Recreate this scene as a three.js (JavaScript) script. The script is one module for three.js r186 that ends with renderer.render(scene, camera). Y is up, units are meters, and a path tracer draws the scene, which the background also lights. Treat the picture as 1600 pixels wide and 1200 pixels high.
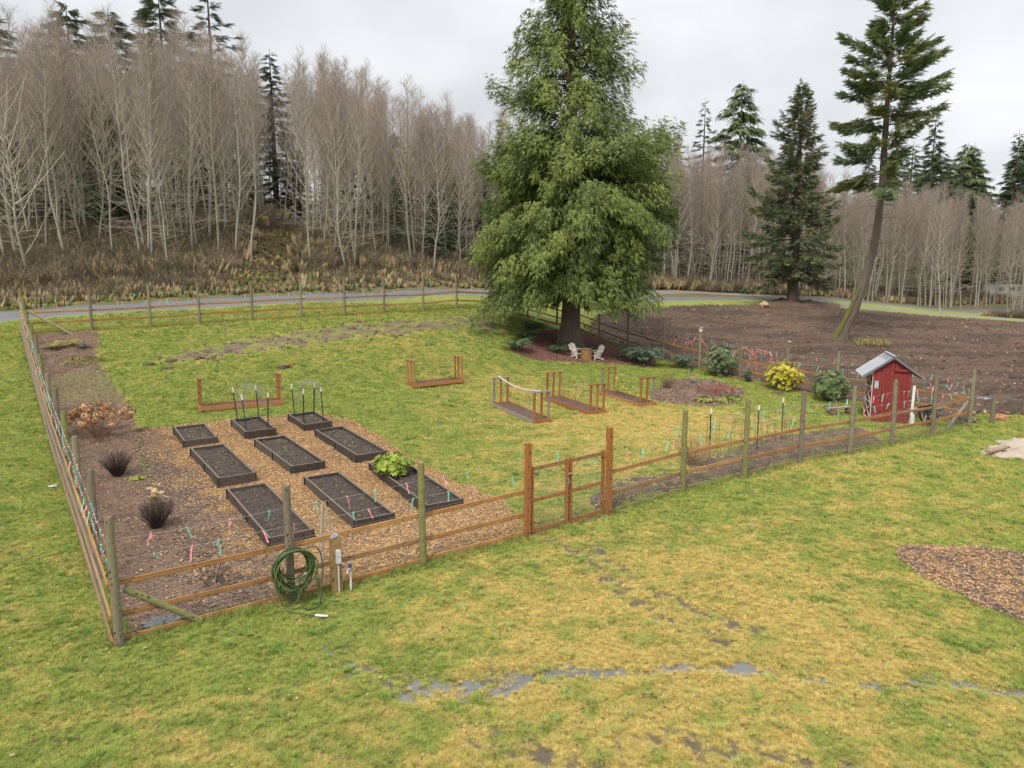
import * as THREE from 'three';
import { mergeGeometries } from 'three/addons/utils/BufferGeometryUtils.js';
import { createNoise2D, createNoise3D } from 'simplex-noise';

// ---------------------------------------------------------------- camera, sky, sun, exposure
const EYE = 5.8;
const scene = new THREE.Scene();
const camera = new THREE.PerspectiveCamera(55.2, 4 / 3, 0.1, 3000);
camera.position.set(0, EYE, 0);
camera.rotation.set(THREE.MathUtils.degToRad(-9), 0, 0);
scene.add(camera);

const renderer = new THREE.WebGLRenderer({ antialias: true });
renderer.toneMapping = THREE.LinearToneMapping;
renderer.toneMappingExposure = 2.2;
renderer.shadowMap.enabled = true;

function rng(seed) {
  let a = seed >>> 0;
  return () => { a = (a + 0x6D2B79F5) >>> 0; let t = a; t = Math.imul(t ^ (t >>> 15), t | 1); t ^= t + Math.imul(t ^ (t >>> 7), t | 61); return ((t ^ (t >>> 14)) >>> 0) / 4294967296; };
}
const n2 = createNoise2D(rng(11)), n3 = createNoise3D(rng(12));
const fbm = (x, y, o = 4) => { let s = 0, a = 0.5, f = 1; for (let i = 0; i < o; i++) { s += a * n2(x * f + i * 17.3, y * f - i * 9.1); a *= 0.5; f *= 2.03; } return s; };
const clamp = (v, a = 0, b = 1) => Math.min(b, Math.max(a, v));
const smooth = (a, b, v) => { const t = clamp((v - a) / (b - a)); return t * t * (3 - 2 * t); };
const lerp = (a, b, t) => a + (b - a) * t;

// overcast sky: even grey cloud deck, a little brighter overhead as overcast skies are, soft cloud structure all round
{
  const w = 1024, h = 512, data = new Float32Array(w * h * 4);
  for (let j = 0; j < h; j++) for (let i = 0; i < w; i++) {
    const el = ((j + 0.5) / h - 0.5) * Math.PI, az = (i + 0.5) / w * Math.PI * 2;
    const up = Math.max(0, Math.sin(el)), cx = Math.cos(el) * Math.cos(az), cz = Math.cos(el) * Math.sin(az);
    const k = 2.0 / (0.22 + up);                       // clouds lie on a flat deck overhead
    let c = 0, a = 0.5, f = 0.55;
    for (let o = 0; o < 5; o++) { c += a * n3(cx * k * f + o * 7, cz * k * f, o * 3.1 + 1.5); a *= 0.52; f *= 1.9; }
    const b = n3(cx * 0.9, cz * 0.9, 4.2 + up * 1.4);
    const L = SKY_BASE(up) * (1 + 0.24 * c + 0.12 * b);
    const cool = 0.5 - 0.5 * c;
    const o4 = (j * w + i) * 4;
    data[o4] = L * (0.985 - 0.035 * cool); data[o4 + 1] = L * (1.0 - 0.015 * cool); data[o4 + 2] = L * (1.03 + 0.015 * cool); data[o4 + 3] = 1;
  }
  function SKY_BASE(up) { return 0.325 * (1 + 0.85 * up); }
  const sky = new THREE.DataTexture(data, w, h, THREE.RGBAFormat, THREE.FloatType);
  sky.mapping = THREE.EquirectangularReflectionMapping; sky.magFilter = THREE.LinearFilter; sky.minFilter = THREE.LinearFilter; sky.needsUpdate = true;
  scene.background = sky; scene.environment = sky;
}
const sun = new THREE.DirectionalLight(0xfff4e6, 1.5);
sun.position.set(-18, 60, 10); sun.target.position.set(0, 0, -30);
sun.castShadow = true; sun.shadow.radius = 30; sun.shadow.mapSize.set(4096, 4096);
Object.assign(sun.shadow.camera, { left: -70, right: 70, top: 70, bottom: -70, near: 1, far: 220 });
scene.add(sun, sun.target);

// ---------------------------------------------------------------- terrain: thin-plate spline through surveyed heights (x, distance, height)
const SURVEY = [
  [-6.2, 10.8, -.05], [-4, 12.3, -.07], [-1.8, 13.8, -.05], [.3, 15.2, .05], [4.3, 17.9, .2], [8.1, 20.5, .22], [12.4, 23.4, .1], [16.8, 26.4, 0],
  [-9.2, 15.1, .2], [-12.3, 19.4, .45], [-13.8, 21.6, .6], [-16.8, 25.9, 1.3], [-20, 30.3, 1.9], [-23, 34.65, 2.72],
  [-20.7, 35.9, 2.75], [-11.7, 40.9, 3.1], [-1.2, 46.7, 3.3], [4.6, 49.9, 1.6], [5.7, 47.8, 1.27], [7.1, 45, .85], [8.7, 42, .52], [10.3, 40.1, .33], [11.9, 38, .2], [14.3, 32, .08],
  [3.3, 43, 1.15], [4.1, 40, .95], [-3.3, 31, .75],
  [-26, 40, 3.15], [-16, 44.5, 3.55], [-9, 50.5, 3.75], [0, 57, 3.75], [14, 68, 2.9], [31, 72, 2.6],
  [17, 63, 2.4], [26, 67, 2.45], [22.5, 50, .85], [50, 72, .75], [34, 50, .6], [22.8, 35, .3], [20, 29, .12], [40, 36, .1],
  [19, 85, 3.9], [27, 85, 3.5], [41, 85, 2.4], [55, 84, 1.1], [49, 80, 1.1], [70, 80, .7], [75, 50, .2],
  [-32, 47.5, 4.9], [-24.2, 54, 6.7], [-15.5, 56, 6.1], [-21, 66, 9.3], [-8.6, 62, 6.0], [-3.3, 64, 4.8], [-45, 60, 8.5], [-45, 85, 11.5], [-20, 85, 11], [0, 85, 8], [-60, 45, 5],
  [0, 8, -.15], [-8, 8, -.1], [9, 9, -.2], [16, 13, -.15], [24, 20, -.1], [-16, 14, .3], [-24, 24, 1.0], [-34, 34, 2.3], [0, -20, -.4], [-40, -20, 0], [40, -20, -.4],
  [-120, 60, 11], [-100, 150, 22], [0, 150, 14], [100, 150, 3], [130, 60, .4], [-120, -20, 1], [120, -20, 0], [40, 130, 5.5],
];
const TPS = (() => {
  const n = SURVEY.length, N = n + 3, A = Array.from({ length: N }, () => new Float64Array(N + 1));
  const U = r2 => r2 < 1e-9 ? 0 : r2 * Math.log(r2);
  for (let i = 0; i < n; i++) {
    for (let j = 0; j < n; j++) A[i][j] = U((SURVEY[i][0] - SURVEY[j][0]) ** 2 + (SURVEY[i][1] - SURVEY[j][1]) ** 2) + (i === j ? 6 : 0);
    A[i][n] = A[n][i] = 1; A[i][n + 1] = A[n + 1][i] = SURVEY[i][0]; A[i][n + 2] = A[n + 2][i] = SURVEY[i][1]; A[i][N] = SURVEY[i][2];
  }
  for (let c = 0; c < N; c++) {
    let p = c; for (let r = c + 1; r < N; r++) if (Math.abs(A[r][c]) > Math.abs(A[p][c])) p = r;
    [A[c], A[p]] = [A[p], A[c]];
    for (let r = 0; r < N; r++) if (r !== c && A[r][c]) { const k = A[r][c] / A[c][c]; for (let j = c; j <= N; j++) A[r][j] -= k * A[c][j]; }
  }
  const w = A.map((r, i) => r[N] / r[i]);
  return (x, d) => { let s = w[n] + w[n + 1] * x + w[n + 2] * d; for (let i = 0; i < n; i++) s += w[i] * U((x - SURVEY[i][0]) ** 2 + (d - SURVEY[i][1]) ** 2); return s; };
})();
// height lookup on a grid, bilinear, so that thousands of things can be set on the ground quickly
const HG = { x0: -150, d0: -40, s: 0.5, nx: 601, nd: 481 };
HG.h = new Float32Array(HG.nx * HG.nd);
for (let j = 0; j < HG.nd; j++) for (let i = 0; i < HG.nx; i++) HG.h[j * HG.nx + i] = TPS(HG.x0 + i * HG.s, HG.d0 + j * HG.s);
function G0(x, d) {
  const u = clamp((x - HG.x0) / HG.s, 0, HG.nx - 1.001), v = clamp((d - HG.d0) / HG.s, 0, HG.nd - 1.001), i = Math.floor(u), j = Math.floor(v), a = u - i, b = v - j, k = j * HG.nx + i, h = HG.h;
  return (h[k] * (1 - a) + h[k + 1] * a) * (1 - b) + (h[k + HG.nx] * (1 - a) + h[k + HG.nx + 1] * a) * b;
}

// ---------------------------------------------------------------- relief of the ground: lumps of the lawn, the wet runnel across the foreground
const RUNNEL = [[-2.9, 10.6], [-2.2, 10.1], [-1.5, 9.6], [-.7, 9.75], [.2, 9.95], [1, 10.15], [1.9, 10.05], [2.7, 10.2], [3.4, 10.25], [4.1, 9.95], [5.2, 9.75], [6.2, 9.85], [7.2, 9.7], [9, 9.4]];
function segDist(x, d, pts) {
  let best = 1e9, at = 0;
  for (let i = 0; i + 1 < pts.length; i++) {
    const [ax, ad] = pts[i], [bx, bd] = pts[i + 1], ux = bx - ax, ud = bd - ad, t = clamp(((x - ax) * ux + (d - ad) * ud) / (ux * ux + ud * ud));
    const q = Math.hypot(x - ax - ux * t, d - ad - ud * t); if (q < best) { best = q; at = i + t; }
  }
  return [best, at];
}
function runnel(x, d) {            // 0..1: how deep in the wet runnel
  if (d > 13 || d < 7.5 || x < -5 || x > 11) return 0;
  const [q, at] = segDist(x, d, RUNNEL), wide = (at < 5 ? 0.75 : 0.36) * (0.75 + 0.9 * fbm(x * 0.8, d * 0.8, 2));
  return 1 - smooth(0, Math.max(0.12, wide), q);
}
function G(x, d) {
  let h = G0(x, d);
  if (d < 62 && x > -32 && x < 30) {
    h += 0.035 * n2(x * 0.3, d * 0.3) + 0.018 * n2(x * 0.9 + 5, d * 0.9);
    if (d < 17) { const f = 1 - smooth(14, 17, d); h += f * (0.018 * n2(x * 2.3, d * 2.3 + 8) + 0.016 * n2(x * 4.6, d * 4.6)); const w = runnel(x, d); h += w * (.03 * n2(x * 3.7 + 9, d * 5.2) + .02 * n2(x * 8, d * 9)) - 0.042 * w; }
  }
  return h;
}
const V = (x, d, h = 0) => new THREE.Vector3(x, G(x, d) + h, -d);

// ---------------------------------------------------------------- geometry and object helpers
class GB {
  constructor() { this.p = []; this.n = []; this.u = []; this.c = []; this.i = []; this.tint = null; }
  v(x, y, z, nx, ny, nz, u = 0, w = 0) { this.p.push(x, y, z); this.n.push(nx, ny, nz); this.u.push(u, w); if (this.tint) this.c.push(...this.tint); return this.p.length / 3 - 1; }
  tri(a, b, c) {
    const ab = b.clone().sub(a), n = ab.cross(c.clone().sub(a)).normalize(), k = this.p.length / 3;
    this.v(a.x, a.y, a.z, n.x, n.y, n.z, 0, 0); this.v(b.x, b.y, b.z, n.x, n.y, n.z, 1, 0); this.v(c.x, c.y, c.z, n.x, n.y, n.z, .5, 1); this.i.push(k, k + 1, k + 2); return this;
  }
  quad(a, b, c, d) {
    const n = b.clone().sub(a).cross(c.clone().sub(a)).normalize(), k = this.p.length / 3;
    for (const [q, s, t] of [[a, 0, 0], [b, 1, 0], [c, 1, 1], [d, 0, 1]]) this.v(q.x, q.y, q.z, n.x, n.y, n.z, s, t);
    this.i.push(k, k + 1, k + 2, k, k + 2, k + 3); return this;
  }
  box(w, h, l, m = null) {          // centred box; uv in metres, u along the longest side
    const X = w / 2, Y = h / 2, Z = l / 2, c = new THREE.Vector3(), nn = new THREE.Matrix3(); if (m) nn.getNormalMatrix(m);
    const F = [[[1, 0, 0], [0, 1, 0], [0, 0, 1]], [[-1, 0, 0], [0, 0, 1], [0, 1, 0]], [[0, 1, 0], [0, 0, 1], [1, 0, 0]], [[0, -1, 0], [1, 0, 0], [0, 0, 1]], [[0, 0, 1], [1, 0, 0], [0, 1, 0]], [[0, 0, -1], [0, 1, 0], [1, 0, 0]]], S = [X, Y, Z], big = S.indexOf(Math.max(...S));
    for (const [n, a, b] of F) {
      const k = this.p.length / 3, no = new THREE.Vector3(...n); if (m) no.applyMatrix3(nn).normalize();
      for (const [s, t] of [[-1, -1], [1, -1], [1, 1], [-1, 1]]) {
        const q = [0, 1, 2].map(e => (n[e] + s * a[e] + t * b[e]) * S[e]); c.set(...q); if (m) c.applyMatrix4(m);
        const oth = [0, 1, 2].filter(e => e !== big && n[e] === 0), uu = n[big] ? q[oth[0]] : q[big], vv = n[big] ? q[oth[1]] : q[oth[0]];
        this.v(c.x, c.y, c.z, no.x, no.y, no.z, uu + X * 3.1, vv + Y * 1.7 + (n[0] + 2 * n[1]) * .37);
      }
      this.i.push(k, k + 1, k + 2, k, k + 2, k + 3);
    }
    return this;
  }
  beam(a, b, w, h, up = new THREE.Vector3(0, 1, 0)) {    // box from a to b
    const x = b.clone().sub(a), L = x.length(); x.normalize(); const z = x.clone().cross(up).normalize(), y = z.clone().cross(x), m = new THREE.Matrix4().makeBasis(x, y, z).setPosition(a.clone().lerp(b, .5));
    return this.box(L, h, w, m);
  }
  tube(pts, rad, sides = 6, cap = true) {
    const n = pts.length, k0 = this.p.length / 3; let ref = new THREE.Vector3(0, 0, 1), len = 0;
    const R = i => typeof rad === 'function' ? rad(i / (n - 1)) : Array.isArray(rad) ? rad[i] : rad;
    const t = new THREE.Vector3(), a = new THREE.Vector3(), b = new THREE.Vector3();
    for (let i = 0; i < n; i++) {
      t.copy(pts[Math.min(i + 1, n - 1)]).sub(pts[Math.max(i - 1, 0)]).normalize(); if (i) len += pts[i].distanceTo(pts[i - 1]);
      if (i === 0 && Math.abs(t.z) > .9) ref.set(1, 0, 0);
      a.copy(ref).addScaledVector(t, -ref.dot(t)).normalize(); ref.copy(a); b.crossVectors(t, a);
      const r = R(i);
      for (let s = 0; s <= sides; s++) { const q = s / sides * Math.PI * 2, cs = Math.cos(q), sn = Math.sin(q), nx = a.x * cs + b.x * sn, ny = a.y * cs + b.y * sn, nz = a.z * cs + b.z * sn; this.v(pts[i].x + nx * r, pts[i].y + ny * r, pts[i].z + nz * r, nx, ny, nz, len, s / sides * R(0) * 6.28); }
    }
    for (let i = 0; i + 1 < n; i++) for (let s = 0; s < sides; s++) { const q = k0 + i * (sides + 1) + s; this.i.push(q, q + 1, q + sides + 1, q + 1, q + sides + 2, q + sides + 1); }
    if (cap) for (const [i, sg] of [[0, -1], [n - 1, 1]]) if (R(i) > 1e-4) {
      t.copy(pts[Math.min(i + 1, n - 1)]).sub(pts[Math.max(i - 1, 0)]).normalize(); const c = this.v(pts[i].x, pts[i].y, pts[i].z, t.x * sg, t.y * sg, t.z * sg, 0, 0), k = this.p.length / 3;
      for (let s = 0; s <= sides; s++) { const o = 3 * (k0 + i * (sides + 1) + s); this.v(this.p[o], this.p[o + 1], this.p[o + 2], t.x * sg, t.y * sg, t.z * sg, .1, .1); }
      for (let s = 0; s < sides; s++) sg > 0 ? this.i.push(c, k + s, k + s + 1) : this.i.push(c, k + s + 1, k + s);
    }
    return this;
  }
  twig(a, b, r) {                    // three-sided spike
    const t = b.clone().sub(a).normalize(), s = (Math.abs(t.y) < .9 ? new THREE.Vector3(0, 1, 0) : new THREE.Vector3(1, 0, 0)).cross(t).normalize(), w = t.clone().cross(s), k = this.p.length / 3;
    for (let j = 0; j < 3; j++) { const q = j * 2.0944, nx = s.x * Math.cos(q) + w.x * Math.sin(q), ny = s.y * Math.cos(q) + w.y * Math.sin(q), nz = s.z * Math.cos(q) + w.z * Math.sin(q); this.v(a.x + nx * r, a.y + ny * r, a.z + nz * r, nx, ny, nz, 0, j); }
    this.v(b.x, b.y, b.z, t.x, t.y, t.z, b.distanceTo(a), 1);
    this.i.push(k, k + 1, k + 3, k + 1, k + 2, k + 3, k + 2, k, k + 3); return this;
  }
  leaf(o, dir, side, L, W, bend = 0) {   // pointed leaf: a bent rhomb of four triangles' worth of two quads
    const up = dir.clone().cross(side).normalize(), m = o.clone().addScaledVector(dir, L * .45).addScaledVector(up, bend * L * .3), tip = o.clone().addScaledVector(dir, L).addScaledVector(up, -bend * L * .25);
    const l = m.clone().addScaledVector(side, W / 2), r = m.clone().addScaledVector(side, -W / 2);
    this.tri(o, l, tip); this.tri(o, tip, r); return this;
  }
  geo() {
    const g = new THREE.BufferGeometry();
    g.setAttribute('position', new THREE.Float32BufferAttribute(this.p, 3)); g.setAttribute('normal', new THREE.Float32BufferAttribute(this.n, 3)); g.setAttribute('uv', new THREE.Float32BufferAttribute(this.u, 2));
    if (this.c.length) g.setAttribute('color', new THREE.Float32BufferAttribute(this.c, 3));
    g.setIndex(this.i); return g;
  }
}
const used = {};
function numbered(name) { const k = used[name] = (used[name] ?? -1) + 1; return k ? `${name}_${String(k).padStart(3, '0')}` : name; }
function shade(o) { o.castShadow = true; o.receiveShadow = true; return o; }
function mesh(name, geo, mat, parent) { const m = shade(new THREE.Mesh(geo, mat)); m.name = name; parent.add(m); return m; }
function tag(o, label, category, group) { o.userData.label = label; o.userData.category = category; if (group) o.userData.group = group; return o; }
function thing(name, label, category, x, d, turn = 0, group, lift = 0) {
  const o = new THREE.Group(); o.name = numbered(name); o.position.set(x, G(x, d) + lift, -d); o.rotation.y = turn; scene.add(o); return tag(o, label, category, group);
}
function structure(name, geo, mat) { const m = mesh(numbered(name), geo, mat, scene); m.userData.kind = 'structure'; m.userData.label = STRUCT[name] || name.replace(/_/g, ' '); return m; }
const STRUCT = {};
function stuffMesh(name, geo, mat, list, parent = scene) {     // list of {m: Matrix4, c: [r, g, b]}
  const im = shade(new THREE.InstancedMesh(geo, mat, list.length)), col = new THREE.Color();
  list.forEach((e, k) => { im.setMatrixAt(k, e.m); if (e.c) im.setColorAt(k, col.setRGB(e.c[0], e.c[1], e.c[2])); });
  im.name = name; im.userData.kind = 'stuff'; parent.add(im); return im;
}
const M4 = (x, y, z, e, s) => new THREE.Matrix4().compose(new THREE.Vector3(x, y, z), new THREE.Quaternion().setFromEuler(e), Array.isArray(s) ? new THREE.Vector3(...s) : new THREE.Vector3(s, s, s));
const E3 = (a, b, c, o = 'YXZ') => new THREE.Euler(a, b, c, o);
const v3 = (x, y, z) => new THREE.Vector3(x, y, z);

// ---------------------------------------------------------------- procedural textures and materials
function tex(w, h, fn, { srgb = false, repeat = 1 } = {}) {
  const data = new Uint8Array(w * h * 4);
  for (let j = 0; j < h; j++) for (let i = 0; i < w; i++) { const c = fn(i / w, j / h, i, j), o = (j * w + i) * 4; data[o] = clamp(c[0]) * 255; data[o + 1] = clamp(c[1]) * 255; data[o + 2] = clamp(c[2]) * 255; data[o + 3] = 255; }
  const t = new THREE.DataTexture(data, w, h); t.wrapS = t.wrapT = THREE.RepeatWrapping; t.magFilter = THREE.LinearFilter; t.minFilter = THREE.LinearMipmapLinearFilter; t.generateMipmaps = true; t.repeat.set(repeat, repeat); if (srgb) t.colorSpace = THREE.SRGBColorSpace; t.needsUpdate = true; return t;
}
const TAU = Math.PI * 2;
const loopN = (u, v, fu, fv, s) => n3(Math.cos(u * TAU) * fu + s, Math.sin(u * TAU) * fu, 0) * 0 + (() => { // seamless: two circles folded into one 3-D lookup pair
  const a = n3(Math.cos(u * TAU) * fu / 6.28 * 2 + s, Math.sin(u * TAU) * fu / 6.28 * 2, Math.cos(v * TAU) * fv / 6.28 * 2), b = n3(Math.cos(u * TAU) * fu / 6.28 * 2 - s, Math.sin(u * TAU) * fu / 6.28 * 2 + 9, Math.sin(v * TAU) * fv / 6.28 * 2 + 4); return (a + b) * 0.7;
})();
const grey = k => [k, k, k];
// fine speckle: blades, crumbs; strokes drawn into a wrapped array
function strokes(size, n, len, seed, slopes = TAU, dark = .45) {
  const a = new Float32Array(size * size).fill(.72), R = rng(seed);
  for (let k = 0; k < n; k++) {
    const x0 = R() * size, y0 = R() * size, q = R() * slopes, L = len * (.5 + R()), val = dark + R() * (1.05 - dark);
    for (let t = 0; t < L; t += .7) { const x = Math.floor(x0 + Math.cos(q) * t + size) % size, y = Math.floor(y0 + Math.sin(q) * t + size * 2) % size; a[y * size + x] = val * .8 + a[y * size + x] * .2; }
  }
  return a;
}
const ST = strokes(1024, 90000, 9, 5), SC = strokes(1024, 30000, 11, 8, TAU, .3), SG = strokes(1024, 160000, 3, 9, TAU, .35);
const T = {
  grass: tex(1024, 1024, (u, v, i, j) => { const k = ST[j * 1024 + i], y = .04 * n2(i * .9, j * .9); return [k * (.96 + y), k, k * (.9 - y)]; }),
  chips: tex(1024, 1024, (u, v, i, j) => { const k = SC[j * 1024 + i]; return [k, k * (.93 + .07 * k), k * (.84 + .16 * k)]; }),
  crumb: tex(1024, 1024, (u, v, i, j) => grey(SG[j * 1024 + i])),
  grain: tex(512, 512, (u, v) => { const g = .78 + .12 * loopN(u, v, 3, 60, 1) + .08 * loopN(u, v, 9, 150, 4) + .07 * loopN(u, v, 2, 5, 7); const kn = loopN(u, v, 5, 9, 12); return grey(g - (kn > .62 ? (kn - .62) * 1.4 : 0)); }),
  bark: tex(512, 512, (u, v) => { const a = Math.abs(loopN(u, v, 14, 40, 3)), b = loopN(u, v, 40, 90, 5); return grey(.5 + .5 * smooth(.02, .35, a) + .1 * b - .1); }),
  asphalt: tex(512, 512, (u, v, i, j) => grey(.8 + .16 * n2(i * .7, j * .7) + .1 * loopN(u, v, 6, 6, 2))),
};
const mats = [];
function mat(r, g, b, o = {}) { const m = new THREE.MeshStandardMaterial({ color: new THREE.Color().setRGB(r, g, b), roughness: .85, side: THREE.DoubleSide, ...o }); mats.push(m); return m; }
const wood = (r, g, b, o = {}) => mat(r, g, b, { map: T.grain, bumpMap: T.grain, bumpScale: .004, roughness: .75, ...o });
const M = {
  railA: wood(.46, .215, .055), railB: wood(.40, .185, .05), railC: wood(.52, .26, .08), railD: wood(.36, .2, .08),
  railGrey: wood(.27, .195, .115),
  post: [wood(.27, .235, .15), wood(.24, .2, .14), wood(.3, .27, .16)], postMoss: wood(.27, .26, .09),
  gate: wood(.42, .17, .04), gateB: wood(.36, .15, .04),
  bed: [wood(.085, .066, .055), wood(.115, .09, .074), wood(.07, .056, .048)], bedEnd: wood(.035, .03, .028), bedTop: wood(.2, .165, .14),
  planter: [wood(.42, .18, .055), wood(.36, .15, .05), wood(.48, .22, .08)], planterGrey: wood(.33, .29, .25),
  wire: mat(.5, .5, .5, { metalness: .6, roughness: .5 }),
  rust: mat(.22, .13, .08, { roughness: .7 }),
  pink: mat(.85, .33, .4, { roughness: .55 }), teal: mat(.22, .62, .53, { roughness: .55 }),
  white: mat(.75, .75, .73, { roughness: .6 }), offwhite: mat(.6, .56, .5), black: mat(.02, .02, .022, { roughness: .5 }), steel: mat(.03, .045, .04, { roughness: .5 }),
};

// ---------------------------------------------------------------- zones of the ground (outlines in metres: x, distance)
const FA = [-6.18, 10.8], FB = [16.8, 26.44], FC = [-23.05, 34.66], FD = [4.57, 49.9];
const Z = {
  chips: [[-12.1, 23], [-10.07, 24.15], [-6.9, 26.05], [-5.4, 25.1], [-3.06, 21.3], [-1.35, 18.75], [-.16, 17.3], [.3, 15.4], [-6.1, 11], [-7.2, 14.6]],
  strip: [[-6.14, 10.95], [-23, 34.55], [-20.2, 35.9], [-19.6, 35], [-17.7, 31.1], [-15.6, 28.2], [-14.4, 26.8], [-12.75, 24.5], [-12, 23], [-10.6, 20.6], [-8.6, 17.2], [-6.4, 14], [-4.6, 12.1]],
  cedar: [[-.1, 38.6], [.6, 41.5], [1.2, 44], [2.6, 46.3], [4.6, 49.3], [7, 45.1], [8.4, 41.9], [7.6, 39.4], [6.4, 39.2], [5.2, 38.7], [4, 38.3], [2.4, 37.6], [1, 37.4]],
  perennial: [[5.9, 30.5], [6.2, 32.5], [7.4, 35], [8.6, 36], [10, 36.4], [10.9, 34.2], [10.3, 32], [9.2, 30], [8.1, 29.5], [6.8, 29.5]],
  veg: [[1.9, 16.5], [2.1, 17.6], [3, 19.1], [4.7, 19.5], [5.9, 21.2], [8.2, 23.6], [10.4, 25], [12.6, 26.2], [12.2, 23.5], [8.1, 20.6], [4.3, 18.1]],
  dug: [[-15.6, 31.4], [-13.4, 35.2], [-9, 39.9], [-2, 44.3], [.4, 43.6], [-.6, 42.2], [-4, 40.2], [-8.4, 36.6], [-11.5, 33.6], [-14, 31]],
  field: [[17.15, 26.8], [8.9, 42.3], [4.9, 50.2], [7, 57.5], [11.3, 62], [16.8, 64.7], [21, 65.8], [25.5, 68.3], [29.5, 65.5], [38, 64.5], [46, 66.4], [70, 72], [110, 80], [110, 20], [50, 22], [30, 25.5], [24, 26.6], [21, 27.2], [19.2, 28.6], [18, 28.2]],
  patch: [[7.75, 14.3], [8.3, 14.75], [9.6, 14.75], [10.6, 14.4], [12.5, 13.8], [12.6, 11.2], [9.6, 10.9], [8.7, 11.2], [8.15, 12.2], [7.8, 13.2]],
  mound: [[22, 66], [24, 69], [27.5, 69.3], [30, 67], [28, 65], [24.5, 64.6]],
};
function inPoly(x, d, P) { let c = false; for (let i = 0, j = P.length - 1; i < P.length; j = i++) { const [xi, yi] = P[i], [xj, yj] = P[j]; if ((yi > d) !== (yj > d) && x < (xj - xi) * (d - yi) / (yj - yi) + xi) c = !c; } return c; }
const bb = P => [Math.min(...P.map(q => q[0])), Math.max(...P.map(q => q[0])), Math.min(...P.map(q => q[1])), Math.max(...P.map(q => q[1]))];
for (const k in Z) Z[k].box = bb(Z[k]);
const rag = (x, d, a) => [x + a * fbm(x * 1.7 + 3, d * 1.7, 3), d + a * fbm(x * 1.7 - 8, d * 1.7 + 4, 3)];
function within(k, x, d, a = .22) { const P = Z[k], [x0, x1, d0, d1] = P.box; if (x < x0 - 1 || x > x1 + 1 || d < d0 - 1 || d > d1 + 1) return false; const [u, w] = rag(x, d, a); return inPoly(u, w, P); }
function edge(P, x, d) { return segDist(x, d, [...P, P[0]])[0] * (inPoly(x, d, P) ? 1 : -1); }
const ROAD = [[-75, 22], [-50, 30.5], [-36, 36], [-27.8, 39.9], [-19, 43.9], [-8.8, 50.9], [0, 57.2], [7, 63.3], [14.9, 68.7], [22, 71], [31.5, 73], [45, 78], [70, 92], [110, 120]];
const TRACK = [[27, 71.2], [31, 68.6], [38, 67.8], [45, 70.2], [60, 74], [100, 82]];
const SPUR = [[9.5, 64.2], [13, 71.5], [18, 75.5], [24, 75.4], [28, 73]];
const nearLine = (L, x, d, w) => segDist(x, d, L)[0] < w;
function zoneAt(x, d) { for (const k of ['patch', 'chips', 'strip', 'veg', 'cedar', 'perennial', 'dug', 'field']) if (within(k, x, d, k === 'veg' ? .75 : k === 'dug' ? .9 : k === 'field' ? .5 : .22)) return k; return null; }

// how dry/ochre the turf is (0 green .. 1 ochre moss), and how bare; broad patches plus mottling
const DRY = [[3.5, 12.3, 3.8, .62], [1, 8.5, 2.8, .4], [8.5, 18.5, 3.2, .3], [4.5, 25.5, 4.5, .7], [8, 27, 3, .35], [1, 20, 3, .25], [-1, 32, 4, .35], [2.5, 34.5, 3.5, .25], [-2.5, 27.5, 3, .12], [13, 21, 4, .14], [-10, 34, 4, .18], [-5.5, 37.5, 3, .2], [-11, 13.5, 2, .2], [-4, 8.4, 1.6, .2], [0, 12.2, 1.6, .2], [6.5, 9.5, 3, .2]];
const LUSH = [[-4.2, 11.3, 1.6, .3], [-14, 16, 5, .15], [-7, 28, 5, .3], [5, 36.5, 4, .6], [3.5, 16.8, 1.4, .35], [6.5, 18.3, 1.6, .35], [-16, 20, 5, .1], [1, 37, 2.5, .3], [10.6, 11, 1.5, .2], [9, 10.5, 2, .2], [12, 29, 4, .15]];
function dryness(x, d) {
  let k = .2; for (const [a, b, r, w] of DRY) k += w * Math.exp(-((x - a) ** 2 + (d - b) ** 2) / (r * r)); for (const [a, b, r, w] of LUSH) k -= w * Math.exp(-((x - a) ** 2 + (d - b) ** 2) / (r * r));
  return clamp(k + .6 * fbm(x * .6 + 4, d * .75, 4) + .26 * n2(x * 1.9 + 7, d * 2.4) + .16 * n2(x * 4.1, d * 5));
}
const TRACKS = [[[.7, 15], [1.4, 14.2], [1.8, 13], [2.4, 11.8], [3.4, 10.9]], [[1.6, 14.6], [2.6, 12.6], [4, 11.2]], [[1.8, 8.6], [3.6, 8.1], [5, 7.6]], [[-.5, 8.7], [1, 7.9], [2.4, 7.2]]];
function bare(x, d) {
  if (d > 20 || x < -3 || x > 12) return 0;
  let k = 0; for (const L of TRACKS) k = Math.max(k, .53 * (1 - smooth(.05, .5, segDist(x, d, L)[0])));
  k = Math.max(k, .34 * Math.exp(-((x - 1.8) ** 2 / 12 + (d - 8) ** 2 / 3)), .26 * Math.exp(-((x - 3.5) ** 2 / 20 + (d - 12.5) ** 2 / 9)));
  k = Math.max(k, runnel(x, d) * .5, d < 10.5 && x > -1.5 ? .16 : .12);
  return smooth(.4, .62, k + .5 * fbm(x * 2.6, d * 2.6 + 20, 4) + .16 * n2(x * 9, d * 9));
}
const GREEN = [.23, .3, .058], GREEN2 = [.36, .4, .085], OCHRE = [.6, .465, .15], MUD = [.19, .148, .105], FLOOR = [.155, .125, .08];
const mix3 = (a, b, t) => [lerp(a[0], b[0], t), lerp(a[1], b[1], t), lerp(a[2], b[2], t)];
function turf(x, d) { const k = dryness(x, d); return mix3(mix3(GREEN, GREEN2, clamp(.5 + .9 * fbm(x * .9 + 30, d * .9, 3))), OCHRE, smooth(.13, .97, k)); }
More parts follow.
